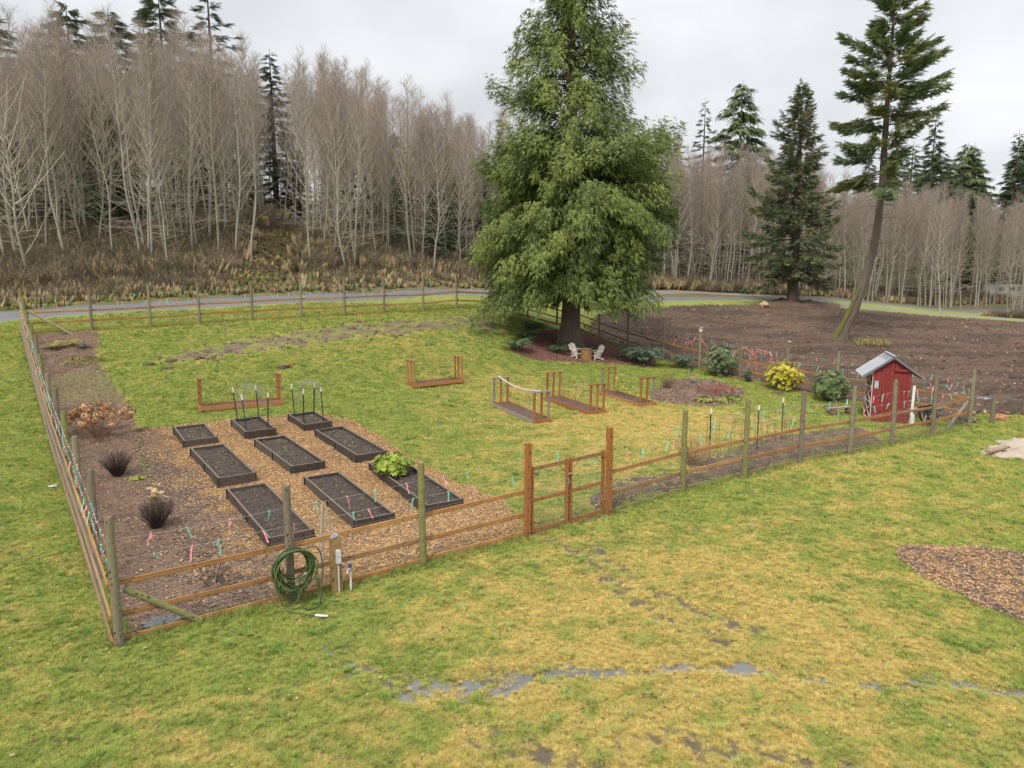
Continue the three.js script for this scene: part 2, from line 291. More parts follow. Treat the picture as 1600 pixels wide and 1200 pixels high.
// the hill behind the road and the woods: leaf litter, brown grass, green verge
function groundColor(x, d) {
  const [rd] = segDist(x, d, ROAD), behind = d > 30 && sideOfRoad(x, d);
  if (behind) { const g = clamp(1.2 - rd / 6 + fbm(x * .3, d * .3, 3)); const path = 1 - smooth(1, 2.6, segDist(x, d, [[-17, 50], [-18.5, 58], [-20, 66]])[0]); return mix3(mix3(FLOOR, [.24, .22, .08], clamp(g * .55)), [.2, .19, .085], path * .55 * clamp(.6 + 1.4 * fbm(x * .7, d * .7, 3) - (d > 58 ? (d - 58) * .1 : 0))); }
  return mix3(turf(x, d), MUD, bare(x, d));
}
function sideOfRoad(x, d) { for (let i = 0; i + 1 < ROAD.length; i++) if (x >= ROAD[i][0] && x < ROAD[i + 1][0]) return d > lerp(ROAD[i][1], ROAD[i + 1][1], (x - ROAD[i][0]) / (ROAD[i + 1][0] - ROAD[i][0])); return d > 90; }

STRUCT.ground = 'mossy green and ochre lawn running up to the wooded hill';
{
  const line = (lo, a, b, hi, fine, grow) => { const out = []; for (let t = a; t <= b + 1e-6; t += fine) out.push(t); let s = fine; for (let t = b; t < hi;) { s *= grow; t += s; out.push(Math.min(t, hi)); } s = fine; for (let t = a; t > lo;) { s *= grow; t -= s; out.unshift(Math.max(t, lo)); } return out; };
  const xs = line(-600, -9, 13, 600, .11, 1.025), ds = line(-60, 6.8, 16.5, 900, .09, 1.02);
  const nx = xs.length, nd = ds.length, p = new Float32Array(nx * nd * 3), c = new Float32Array(nx * nd * 3), u = new Float32Array(nx * nd * 2), idx = [];
  for (let j = 0; j < nd; j++) for (let i = 0; i < nx; i++) {
    const k = j * nx + i, x = xs[i], d = ds[j], col = groundColor(x, d); p[3 * k] = x; p[3 * k + 1] = G(x, d); p[3 * k + 2] = -d; c.set(col, 3 * k); u[2 * k] = x / 2.7; u[2 * k + 1] = d / 2.7;
    if (i && j) idx.push(k - nx - 1, k - nx, k - 1, k - nx, k, k - 1);
  }
  const g = new THREE.BufferGeometry(); g.setAttribute('position', new THREE.BufferAttribute(p, 3)); g.setAttribute('color', new THREE.BufferAttribute(c, 3)); g.setAttribute('uv', new THREE.BufferAttribute(u, 2)); g.setIndex(idx); g.computeVertexNormals();
  structure('ground', g, new THREE.MeshStandardMaterial({ map: T.grass, bumpMap: T.grass, bumpScale: .03, vertexColors: true, roughness: .95, side: THREE.DoubleSide }));
}
// a sheet of ground material cut to a zone's ragged outline
function sheet(name, label, key, step, colorAt, map, lift = .014, bump = .02, rough = .95, relief = 0, a = .22, tile = 1.9) {
  STRUCT[name] = label;
  const [x0, x1, d0, d1] = Z[key].box, nx = Math.ceil((x1 - x0 + 1) / step), nd = Math.ceil((d1 - d0 + 1) / step), id = new Int32Array((nx + 1) * (nd + 1)).fill(-1), p = [], c = [], u = [], idx = [], ins = new Uint8Array((nx + 1) * (nd + 1));
  for (let j = 0; j <= nd; j++) for (let i = 0; i <= nx; i++) ins[j * (nx + 1) + i] = within(key, x0 - .5 + i * step, d0 - .5 + j * step, a) ? 1 : 0;
  const vert = (i, j) => {
    const k = j * (nx + 1) + i; if (id[k] >= 0) return id[k];
    const x = x0 - .5 + i * step, d = d0 - .5 + j * step; let inner = 1; for (const [q, w] of [[1, 0], [-1, 0], [0, 1], [0, -1]]) { const ii = i + q, jj = j + w; if (ii < 0 || jj < 0 || ii > nx || jj > nd || !ins[jj * (nx + 1) + ii]) inner = 0; }
    const r = relief && inner ? relief * (.5 + fbm(x * 1.6, d * 1.6, 3)) : 0;
    p.push(x, G(x, d) + (inner ? lift + Math.max(0, r) : -.012), -d); c.push(...colorAt(x, d)); u.push(x / tile, d / tile); return id[k] = p.length / 3 - 1;
  };
  for (let j = 0; j < nd; j++) for (let i = 0; i < nx; i++) { const q = [[i, j], [i + 1, j], [i + 1, j + 1], [i, j + 1]]; if (q.filter(([a, b]) => ins[b * (nx + 1) + a]).length >= 3) { const [A, B, C, D] = q.map(([a, b]) => vert(a, b)); idx.push(A, B, C, A, C, D); } }
  const g = new THREE.BufferGeometry(); g.setAttribute('position', new THREE.Float32BufferAttribute(p, 3)); g.setAttribute('color', new THREE.Float32BufferAttribute(c, 3)); g.setAttribute('uv', new THREE.Float32BufferAttribute(u, 2)); g.setIndex(idx); g.computeVertexNormals();
  return structure(name, g, new THREE.MeshStandardMaterial({ map, bumpMap: map, bumpScale: bump, vertexColors: true, roughness: rough, side: THREE.DoubleSide }));
}
const CHIP = [.45, .285, .135], SOIL = [.15, .105, .08], REDM = [.2, .095, .07];
const stripLine = [[-23, 34.6], [-6.18, 10.8]];
const chipMix = (x, d) => smooth(1.9, 3.6, segDist(x, d, stripLine)[0] + 1.1 * fbm(x * .8, d * .8, 3) + (d < 13 ? (13 - d) * -.6 : 0));
const chipColor = (x, d) => mix3(mix3([.2, .14, .1], CHIP, chipMix(x, d)), [.2, .15, .11], clamp(.35 + 1.1 * fbm(x * .5 + 9, d * .5, 4)) * .75);
sheet('wood_chip_path', 'orange brown wood chips spread between the raised beds', 'chips', .14, chipColor, T.chips, .02, .03);
const stripColor = (x, d) => { const moss = smooth(.25, .6, Math.exp(-(((x + 15.6) ** 2 + (d - 27.4) ** 2) / 6.5)) + .25 * fbm(x * 1.2, d * 1.2, 3)); return mix3(mix3([.2, .13, .092], [.3, .2, .135], clamp(.5 + fbm(x * .9, d * .9, 3))), [.26, .25, .1], moss * .85); };
sheet('border_bed', 'dark bark mulch border along the left fence with a mossy patch', 'strip', .16, stripColor, T.chips, .034, .03);
sheet('cedar_bed', 'reddish bark mulch under the big cedar', 'cedar', .2, (x, d) => mix3(REDM, [.15, .085, .065], clamp(.5 + fbm(x, d, 3))), T.chips, .03, .03);
sheet('perennial_bed', 'brown mulched flower bed on the lawn', 'perennial', .18, (x, d) => mix3([.2, .125, .085], [.3, .2, .135], clamp(.4 + fbm(x * 1.4, d * 1.4, 3))), T.chips, .03, .03);
const vegColor = (x, d) => mix3(mix3([.14, .098, .07], [.3, .205, .135], clamp(.4 + 1.2 * fbm(x * 1.5, d * 1.5, 3))), [.2, .24, .07], smooth(.1, .45, fbm(x * .9 + 40, d * .9, 3)) * (x > 5 ? .9 : .15));
sheet('vegetable_bed', 'dug soil and mulch bed along the inside of the front fence', 'veg', .12, vegColor, T.chips, .016, .04, .95, .1, .75);
sheet('dug_strip', 'dug over strip of turf with mole hills below the far fence', 'dug', .2, (x, d) => mix3(mix3([.22, .165, .1], [.34, .27, .14], clamp(.5 + fbm(x * 1.3, d * 1.3, 3))), turf(x, d), smooth(.02, .3, fbm(x * .8 + 70, d * .8, 4) + .12)), T.crumb, .014, .04, .95, .06, .9);
sheet('ploughed_field', 'bare dark brown field beyond the right fence', 'field', .42, (x, d) => { const a = fbm(x * .12, d * .3, 4), b = fbm(x * .6 + 50, d * 1.1, 3); return mix3(mix3([.11, .07, .047], [.215, .138, .092], clamp(.5 + a * 1.7)), [.29, .195, .135], clamp(b) * .5); }, T.crumb, .03, .06, .95, .14, .5, 2.6);
sheet('mulch_patch', 'round patch of bark mulch in the lawn near the right edge', 'patch', .1, (x, d) => mix3([.38, .225, .13], [.13, .105, .095], clamp(.25 + 1.1 * fbm(x * .9 + 12, d * .9, 3) + .9 * Math.exp(-((x - 10.6) ** 2 / 2.5 + (d - 13.2) ** 2 / .5)))), T.chips, .022, .03);
sheet('tree_mound', 'low mound of brown earth under the spruce', 'mound', .35, (x, d) => mix3([.15, .1, .075], [.23, .15, .1], clamp(.5 + fbm(x, d, 3))), T.crumb, .12, .05, .95, .3);
function ribbonSheet(name, label, line, width, color, map, lift, rough = .8, bump = .004, ragged = .1) {
  STRUCT[name] = label; const curve = new THREE.CatmullRomCurve3(line.map(([x, d]) => v3(x, 0, -d))), n = 260, m = 8, p = [], u = [], c = [], idx = [];
  for (let i = 0; i <= n; i++) { const q = curve.getPointAt(i / n), t = curve.getTangentAt(i / n), s = v3(-t.z, 0, t.x); for (let j = 0; j <= m; j++) { const o = (j / m - .5) * (width + ragged * n2(q.x * .9, q.z * .9 + (j > m / 2 ? 9 : 0))), x = q.x + s.x * o, d = -(q.z + s.z * o), k = 1 + .16 * fbm(x * .5, d * .5, 3); p.push(x, G(x, d) + (j === 0 || j === m ? -.01 : lift), -d); u.push(x / 1.6, d / 1.6); c.push(color[0] * k, color[1] * k, color[2] * k); if (i && j) { const k2 = i * (m + 1) + j; idx.push(k2 - m - 2, k2 - m - 1, k2, k2 - m - 2, k2, k2 - 1); } } }
  const g = new THREE.BufferGeometry(); g.setAttribute('position', new THREE.Float32BufferAttribute(p, 3)); g.setAttribute('uv', new THREE.Float32BufferAttribute(u, 2)); g.setAttribute('color', new THREE.Float32BufferAttribute(c, 3)); g.setIndex(idx); g.computeVertexNormals();
  return structure(name, g, new THREE.MeshStandardMaterial({ map, bumpMap: map, bumpScale: bump, vertexColors: true, roughness: rough, side: THREE.DoubleSide }));
}
ribbonSheet('road', 'grey asphalt lane curving behind the garden', ROAD, 2.35, [.19, .195, .205], T.asphalt, .06, .6);
ribbonSheet('gravel_track', 'narrow gravel track along the back of the field', TRACK, 1.9, [.34, .31, .28], T.crumb, .05, .9, .02, .5);
ribbonSheet('gravel_spur', 'strip of gravel branching off the lane behind the cedar', SPUR, 2.2, [.3, .255, .22], T.crumb, .05, .9, .02, .6);
// standing water: a level film that shows where the ground lies lower
function water(name, label, cells, level, inside) {
  STRUCT[name] = label; const [x0, x1, d0, d1, s] = cells, p = [], idx = [], nx = Math.round((x1 - x0) / s), nd = Math.round((d1 - d0) / s), id = {};
  const vert = (i, j) => { const k = j * 10000 + i; if (id[k] === undefined) { const x = x0 + i * s, d = d0 + j * s; p.push(x, level(x, d), -d); id[k] = p.length / 3 - 1; } return id[k]; };
  for (let j = 0; j < nd; j++) for (let i = 0; i < nx; i++) if (inside(x0 + (i + .5) * s, d0 + (j + .5) * s)) idx.push(vert(i, j), vert(i + 1, j), vert(i + 1, j + 1), vert(i, j), vert(i + 1, j + 1), vert(i, j + 1));
  const g = new THREE.BufferGeometry(); g.setAttribute('position', new THREE.Float32BufferAttribute(p, 3)); g.setIndex(idx); g.computeVertexNormals();
  return structure(name, g, new THREE.MeshPhysicalMaterial({ color: new THREE.Color().setRGB(.16, .165, .165), roughness: .05, ior: 1.4, side: THREE.DoubleSide }));
}
water('puddle', 'shallow rain water standing in the wet runnel across the lawn', [-4, 9.5, 8.6, 11.4, .1], (x, d) => G0(x, d) + .035 * n2(x * .3, d * .3) - .037, (x, d) => runnel(x, d) > .05);
water('puddle', 'small puddle inside the near corner of the fence', [-6.1, -4.6, 10.9, 12.2, .08], (x, d) => G(x, d) + .045, (x, d) => Math.hypot((x + 5.62) / .42, (d - 11.36) / .3) < 1 + .35 * fbm(x * 3, d * 3, 2) && edge(Z.strip, x, d) > .08);
water('puddle', 'puddles on the field beyond the right corner of the fence', [19.5, 25, 28, 33, .12], (x, d) => G(x, d) + .12, (x, d) => Math.min(Math.hypot((x - 20.7) / .7, (d - 31) / .4), Math.hypot((x - 21.8) / .8, (d - 30) / .35)) < 1 + .5 * fbm(x * 2, d * 2, 3));

// ---------------------------------------------------------------- fences: round posts, three rails, two flagged wires, welded mesh
const onLine = (A, B, t) => [lerp(A[0], B[0], t), lerp(A[1], B[1], t)];
const postGeo = (() => { const g = new GB(); g.tube([v3(0, -.15, 0), v3(0, .6, 0), v3(0, 1.3, 0), v3(0, 2.085, 0), v3(0, 2.1, 0)], [.074, .072, .069, .066, .056], 12); return g.geo(); })();
const railGeo = (() => { const g = new GB(); const s = new THREE.Shape(); const w = .019, h = .044, c = .004; s.moveTo(-w + c, -h); s.lineTo(w - c, -h); s.lineTo(w, -h + c); s.lineTo(w, h - c); s.lineTo(w - c, h); s.lineTo(-w + c, h); s.lineTo(-w, h - c); s.lineTo(-w, -h + c); const e = new THREE.ExtrudeGeometry(s, { depth: 1, bevelEnabled: false }); e.rotateY(Math.PI / 2); const q = e.attributes.position, u = e.attributes.uv; for (let i = 0; i < q.count; i++) u.setXY(i, q.getX(i) * 1.3, q.getY(i) + q.getZ(i)); return e; })();
const ribbonGeos = [0, 1, 2, 3, 4].map(k => {
  const R = rng(300 + k), g = new GB(), L = .13 + .05 * R(), w = .0125, lean = (R() - .35) * .9; let px = 0, py = 0, pz = 0;
  for (let s = 0; s < 5; s++) { const q = lean * (1 - s * .12) + (R() - .5) * .5, tw = (R() - .5) * .9, nx2 = px + Math.sin(q) * L / 5, ny = py - Math.cos(q) * L / 5, nz = pz + tw * .02; const c = Math.cos(tw), sn = Math.sin(tw); g.quad(v3(px - w * c, py, pz - w * sn), v3(px + w * c, py, pz + w * sn), v3(nx2 + w * c, ny, nz + w * sn), v3(nx2 - w * c, ny, nz - w * sn)); px = nx2; py = ny; pz = nz; }
  g.box(.02, .024, .02, M4(0, 0, 0, E3(.4, .3, .6), 1));
  g.quad(v3(-.01, 0, .004), v3(.012, .004, .006), v3(.03 + .02 * R(), -.05, .01), v3(.012, -.055, .012));
  return g.geo();
});
const railMats = [M.railA, M.railB, M.railC, M.railA, M.railD];
function fence(name, label, pts, o) {
  // pts: [x, distance, kind]; kind: 'round' | 'square' | 'none'
  const R = rng(o.seed), f = thing(name, label, 'fence', pts[0][0], pts[0][1]); const base = f.position.clone();
  const loc = (x, d, h) => V(x, d, h).sub(base);
  const mid = new THREE.Vector3(); mid.copy(V(...pts[0])).lerp(V(...pts[pts.length - 1]), .5);
  pts.forEach(([x, d, kind], k) => {
    if (kind === 'none') return;
    const m = kind === 'square' ? mesh('post', squarePost, M.gate, f) : mesh('post', postGeo, o.moss && R() < o.moss ? M.postMoss : M.post[k % 3], f);
    m.position.copy(loc(x, d, 0)); m.rotation.set((R() - .5) * .03, kind === 'square' ? o.yaw : R() * 6, (R() - .5) * .03); if (kind !== 'square') m.scale.set(1, .985 + R() * .04, 1);
  });
  const wires = [new GB(), new GB()], net = new GB();
  for (let k = 0; k + 1 < pts.length; k++) {
    const [ax, ad] = pts[k], [bx, bd] = pts[k + 1]; if (o.gap && o.gap.includes(k)) continue;
    const off = o.side, nx = -(bd - ad), nd = bx - ax, nl = Math.hypot(nx, nd), ox = nx / nl * off, od = nd / nl * off;
    const a0 = loc(ax, ad, 0), b0 = loc(bx, bd, 0), sh = v3(ox, 0, -od);
    const lines = o.openPanels && o.openPanels.includes(k) ? [] : [[.035, .05], [.49, .03], [1.0, .03]];
    lines.forEach(([h, w], j) => {
      const p = a0.clone().add(sh).add(v3(0, h + (R() - .5) * w, 0)), q = b0.clone().add(sh).add(v3(0, h + (R() - .5) * w, 0));
      const r = mesh(j ? 'rail' : 'kickboard', railGeo, j ? railMats[Math.floor(R() * 5)] : (o.greyKick && k > 3 ? M.railGrey : railMats[Math.floor(R() * 5)]), f), dir = q.clone().sub(p), L = dir.length();
      r.position.copy(p); r.quaternion.setFromUnitVectors(v3(1, 0, 0), dir.normalize()); r.scale.set(L, j ? 1 : 1.55, 1);
    });
    [1.38, 1.72].forEach((h, j) => {
      const S = 8, path = []; for (let s = 0; s <= S; s++) { const t = s / S; path.push(a0.clone().lerp(b0, t).add(v3(ox * .8, h - .035 * 4 * t * (1 - t) * (.6 + .4 * j), -od * .8))); }
      wires[j].tube(path, .0026, 3, false);
      const len = a0.distanceTo(b0), n = Math.max(2, Math.round(len / (typeof o.gapOf === 'function' ? o.gapOf(k) : o.gapOf)));
      for (let s = 0; s < n; s++) {
        const t = (s + .1 + R() * .8) / n; if (R() < .1) continue;
        const at = a0.clone().lerp(b0, t).add(v3(ox * .8, h - .14 * t * (1 - t) * (.6 + .4 * j) , -od * .8));
        const m = mesh('flagging_ribbon', ribbonGeos[Math.floor(R() * 5)], (s + j + k) % 2 ? M.pink : M.teal, f); m.position.copy(at); m.rotation.set((R() - .5) * .5, o.yaw + (R() - .5) * 1.6 + (R() < .4 ? Math.PI : 0), (R() - .5) * .6); const q = .75 + R() * .95; m.scale.set(1, q, 1);
      }
    });
    const W = Math.round(a0.distanceTo(b0) / .1), ns = o.net ? sh.clone().multiplyScalar(o.net / off) : sh.clone().multiplyScalar(1.5);
    for (let s = 0; s <= W; s++) { const t = s / W, q = a0.clone().lerp(b0, t).add(ns); net.tube([q.clone().add(v3(0, .02, 0)), q.clone().add(v3(0, 1.16, 0))], .0013, 3, false); }
    for (let y = .05; y < 1.2; y += .1) net.tube([a0.clone().add(ns).add(v3(0, y, 0)), b0.clone().add(ns).add(v3(0, y, 0))], .0013, 3, false);
  }
  wires.forEach(w => mesh('wire', w.geo(), M.wire, f));
  mesh('wire_mesh', net.geo(), M.wire, f);
  return { f, loc, base };
}
const squarePost = (() => { const g = new GB(); g.box(.115, 2.25, .115, M4(0, .975, 0, E3(0, 0, 0), 1)); return g.geo(); })();
const frontYaw = Math.atan2(15.64, 22.98), leftYaw = Math.atan2(23.86, -16.87), farYaw = Math.atan2(15.24, 27.62), rightYaw = Math.atan2(23.46, -12.23);
const frontPts = [[-6.19, 10.8], [-3.93, 12.36], [-1.76, 13.82], [.33, 15.22, 'square'], [2.25, 16.42, 'square'], [4.33, 18.0], [6.3, 19.26], [8.35, 20.66], [10.38, 21.98], [12.4, 23.38], [14.66, 25.02], [16.82, 26.46]].map(([x, d, k]) => [x, d, k || 'round']);
const front = fence('front_fence', 'timber post and rail fence with the double gate and coiled hose, nearest to the camera', frontPts, { seed: 21, side: .085, net: -.075, yaw: frontYaw, gap: [], openPanels: [3], gapOf: k => k < 3 ? .72 : k === 3 ? 5 : .46, moss: .35, greyKick: true });
const leftPts = []; for (let k = 0; k <= 11; k++) leftPts.push([...onLine(FA, FC, k / 11), k === 0 ? 'none' : 'round']);
leftPts[0][0] = -6.19;
fence('left_fence', 'post and rail fence running away up the left side, thick with pink and teal ribbons', leftPts, { seed: 22, side: .085, yaw: leftYaw, gapOf: .36, moss: .3 });
const farPts = [[-23.05, 34.66, 'none'], [-20.54, 35.9], [-18.32, 37.25], [-16.32, 38.45], [-14, 39.7], [-11.71, 40.95], [-9.55, 42.1], [-7.5, 43.25], [-5.36, 44.4], [-3.41, 45.5], [-1.24, 46.7], [1, 47.9], [3, 49.05], [4.57, 49.9]].map(([x, d, k]) => [x, d, k || 'round']);
fence('back_fence', 'post and rail fence along the top of the garden in front of the lane', farPts, { seed: 23, side: .085, yaw: farYaw, gapOf: .42, moss: 0 });
const rightPts = [0, 3, 5.8, 8.55, 11.5, 14.5, 17.56, 20.96, 24.07, 26.45].map((s, k) => [FB[0] - .4615 * s, FB[1] + .887 * s, k === 0 || k === 9 ? 'none' : 'round']);
fence('right_fence', 'post and rail fence between the garden and the bare field, with birdhouses on it', rightPts, { seed: 24, side: -.085, yaw: rightYaw, gapOf: .45, moss: .1 });
// double gate hung between the two square posts
{
  const [ax, ad] = frontPts[3], [bx, bd] = frontPts[4], L = Math.hypot(bx - ax, bd - ad), gate = thing('double_gate', 'pair of stained timber gate leaves with black cable braces in the front fence', 'gate', ax, ad, 0), dy = G(bx, bd) - G(ax, ad);
  gate.rotation.y = frontYaw; const slope = dy / L, P = (s, h) => v3(s, h + slope * s, 0);
  const net = new GB();
  [[.085, L / 2 - .012], [L / 2 + .012, L - .085]].forEach(([s0, s1], k) => {
    const leaf = new THREE.Group(); leaf.name = 'gate_leaf'; gate.add(leaf);
    for (const s of [s0 + .042, s1 - .042]) mesh('stile', new GB().beam(P(s, .07), P(s, 1.56), .085, .04, v3(1, 0, 0)).geo(), s < L / 2 ? M.gate : M.gateB, leaf);
    for (const h of [.11, .8, 1.5]) mesh('rail', new GB().beam(P(s0 + .086, h), P(s1 - .086, h), .038, .085).geo(), [M.gateB, M.railB, M.railD][Math.round(h)] || M.gate, leaf);
    for (const [a, b] of [[[s0 + .09, 1.28], [s0 + .27, 1.45]], [[s1 - .09, 1.28], [s1 - .27, 1.45]], [[s0 + .09, .34], [s0 + .27, .16]], [[s1 - .09, .34], [s1 - .27, .16]]]) mesh('brace', new GB().tube([P(...a), P(...b)], .006, 5).geo(), M.black, leaf);
    for (const h of [.3, 1.4]) mesh('hinge', new GB().box(.1, .04, .012, M4(k ? s1 - .05 : s0 + .05, h + slope * (k ? s1 : s0), .03, E3(0, 0, 0), 1)).geo(), M.black, leaf);
    for (let s = s0 + .09; s < s1 - .08; s += .1) net.tube([P(s, .12), P(s, 1.5)], .0012, 3, false);
    for (let h = .2; h < 1.5; h += .1) net.tube([P(s0 + .09, h), P(s1 - .09, h)], .0012, 3, false);
  });
  mesh('wire_mesh', net.geo(), M.wire, gate);
  mesh('latch', new GB().box(.12, .03, .03, M4(L / 2, 1.22 + slope * L / 2, .04, E3(0, 0, 0), 1)).tube([P(L / 2 - .05, .95).add(v3(0, 0, .04)), P(L / 2 - .05, 1.05).add(v3(0, 0, .07)), P(L / 2 - .05, 1.12).add(v3(0, 0, .04))], .009, 6).geo(), M.wire, gate);
  const sill = new GB().beam(P(.06, .01), P(L - .06, .01), .1, .07).geo(); mesh('threshold', sill, M.railGrey, gate);
}
// corner braces
function brace(label, a, b, r, m, name = 'brace_log') { const o = thing(name, label, 'brace', b[0], b[1]); const base = o.position; mesh('log', new GB().tube([V(...a).sub(base), V((a[0] + b[0]) / 2, (a[1] + b[1]) / 2, 0).setY((V(...a).y + V(...b).y) / 2).sub(base), V(...b).sub(base)], r, 10).geo(), m, o); }
brace('mossy round log brace leaning on the near left corner post', [-6.12, 10.95, .86], [-5.2, 11.52, .0], .06, M.postMoss);
brace('thin log brace leaning on the far left corner post', [-22.8, 34.7, 1.1], [-20.9, 34.9, .0], .055, M.post[2]);
brace('grey board brace leaning on the right corner post of the front fence', [16.66, 26.42, .95], [15.9, 26.2, 0], .06, M.planterGrey, 'brace_board');
brace('dark log lying against the right corner of the fence', [16.5, 27.4, .55], [14.9, 27.9, .02], .075, M.post[1]);
// stub posts and birdhouses
{ const o = thing('stub_post', 'lone weathered stub post on the turf right of the fence corner', 'post', 18.05, 27.1); mesh('post', new GB().tube([v3(0, -.1, 0), v3(.02, .5, 0), v3(.03, 1.02, 0)], [.085, .08, .078], 10).geo(), M.post[1], o);}
function birdhouse(label, i, h, m) { const [x, d] = rightPts[i]; const o = thing('birdhouse', label, 'birdhouse', x, d, rightYaw, null, h); mesh('box', new GB().box(.13, .19, .13, M4(0, .095, 0, E3(0, 0, 0), 1)).geo(), m, o); const rf = new GB(); rf.box(.13, .014, .2, M4(-.05, .215, 0, E3(0, 0, .6), 1)); rf.box(.13, .014, .2, M4(.05, .215, 0, E3(0, 0, -.6), 1)); mesh('roof', rf.geo(), M.planterGrey, o); mesh('entrance_hole', new GB().tube([v3(0, .11, .064), v3(0, .11, .068)], .02, 10).geo(), M.black, o); }
birdhouse('pale birdhouse on a right fence post beside the sword ferns', 5, 2.08, M.white);
birdhouse('small brown birdhouse on a fence post behind the yellow shrub', 3, 2.08, M.post[0]);

// ---------------------------------------------------------------- raised beds
const soilMat = new THREE.MeshStandardMaterial({ color: new THREE.Color().setRGB(.125, .097, .083), map: T.crumb, bumpMap: T.crumb, bumpScale: .03, roughness: .95, side: THREE.DoubleSide });
function soilGeo(L, W, seed, amp = .055) { const nx = Math.round(L / .08), nz = Math.round(W / .08), g = new THREE.PlaneGeometry(L, W, nx, nz); g.rotateX(-Math.PI / 2); const p = g.attributes.position, u = g.attributes.uv; for (let i = 0; i < p.count; i++) { const x = p.getX(i), z = p.getZ(i); p.setY(i, amp * (fbm(x * 2.2 + seed * 7, z * 2.2, 4) + .3 * n2(x * 9 + seed, z * 9))); u.setXY(i, x / 1.1 + seed * .37, z / 1.1); } g.computeVertexNormals(); return g; }
// frame of reference for sloping things: local x along the long axis, laid on the ground's own slope
function laid(name, label, cat, c, ang, L, group) {
  const o = thing(name, label, cat, c[0], c[1], 0, group), dx = Math.cos(ang) * L / 2, dd = Math.sin(ang) * L / 2, tilt = Math.atan2(G0(c[0] + dx, c[1] + dd) - G0(c[0] - dx, c[1] - dd), L);
  o.rotation.set(0, ang, tilt, 'YXZ'); o.position.y = (G(c[0] + dx, c[1] + dd) + G(c[0] - dx, c[1] - dd)) / 2 + .01; return o;
}
// corners as surveyed: far left, far right, near right, near left
const BEDS = [
  ['front row of raised beds, leftmost, behind the hose post', [[-6.95, 17.3], [-6.2, 17.82], [-4.23, 14.96], [-5.02, 14.44]]],
  ['front row of raised beds, middle one, bare soil', [[-5.37, 18.4], [-4.61, 18.92], [-2.68, 15.98], [-3.47, 15.56]]],
  ['front row of raised beds, right one, holding the leafy green plant', [[-3.9, 19.72], [-3.18, 20.1], [-1.18, 16.88], [-1.98, 16.44]]],
  ['middle row of raised beds, leftmost, bare soil', [[-9.26, 20.6], [-8.5, 21.12], [-6.72, 18.64], [-7.48, 18.08]]],
  ['middle row of raised beds, centre one, soil with straw bits', [[-7.8, 21.68], [-7.05, 22.3], [-5.2, 19.8], [-5.97, 19.26]]],
  ['middle row of raised beds, right one next to the lawn', [[-6.3, 23], [-5.57, 23.56], [-3.67, 20.92], [-4.44, 20.4]]],
  ['short square raised bed without posts, back row left', [[-10.66, 22.66], [-9.91, 23.18], [-8.98, 21.8], [-9.76, 21.32]]],
  ['short raised bed under the left wire arch, back row middle', [[-9.2, 23.64], [-8.49, 24.22], [-7.58, 22.98], [-8.27, 22.3]]],
  ['short raised bed under the right wire arch, back row right', [[-7.67, 24.68], [-6.93, 25.22], [-6.05, 24.1], [-6.8, 23.52]]],
];
const bedAt = [];
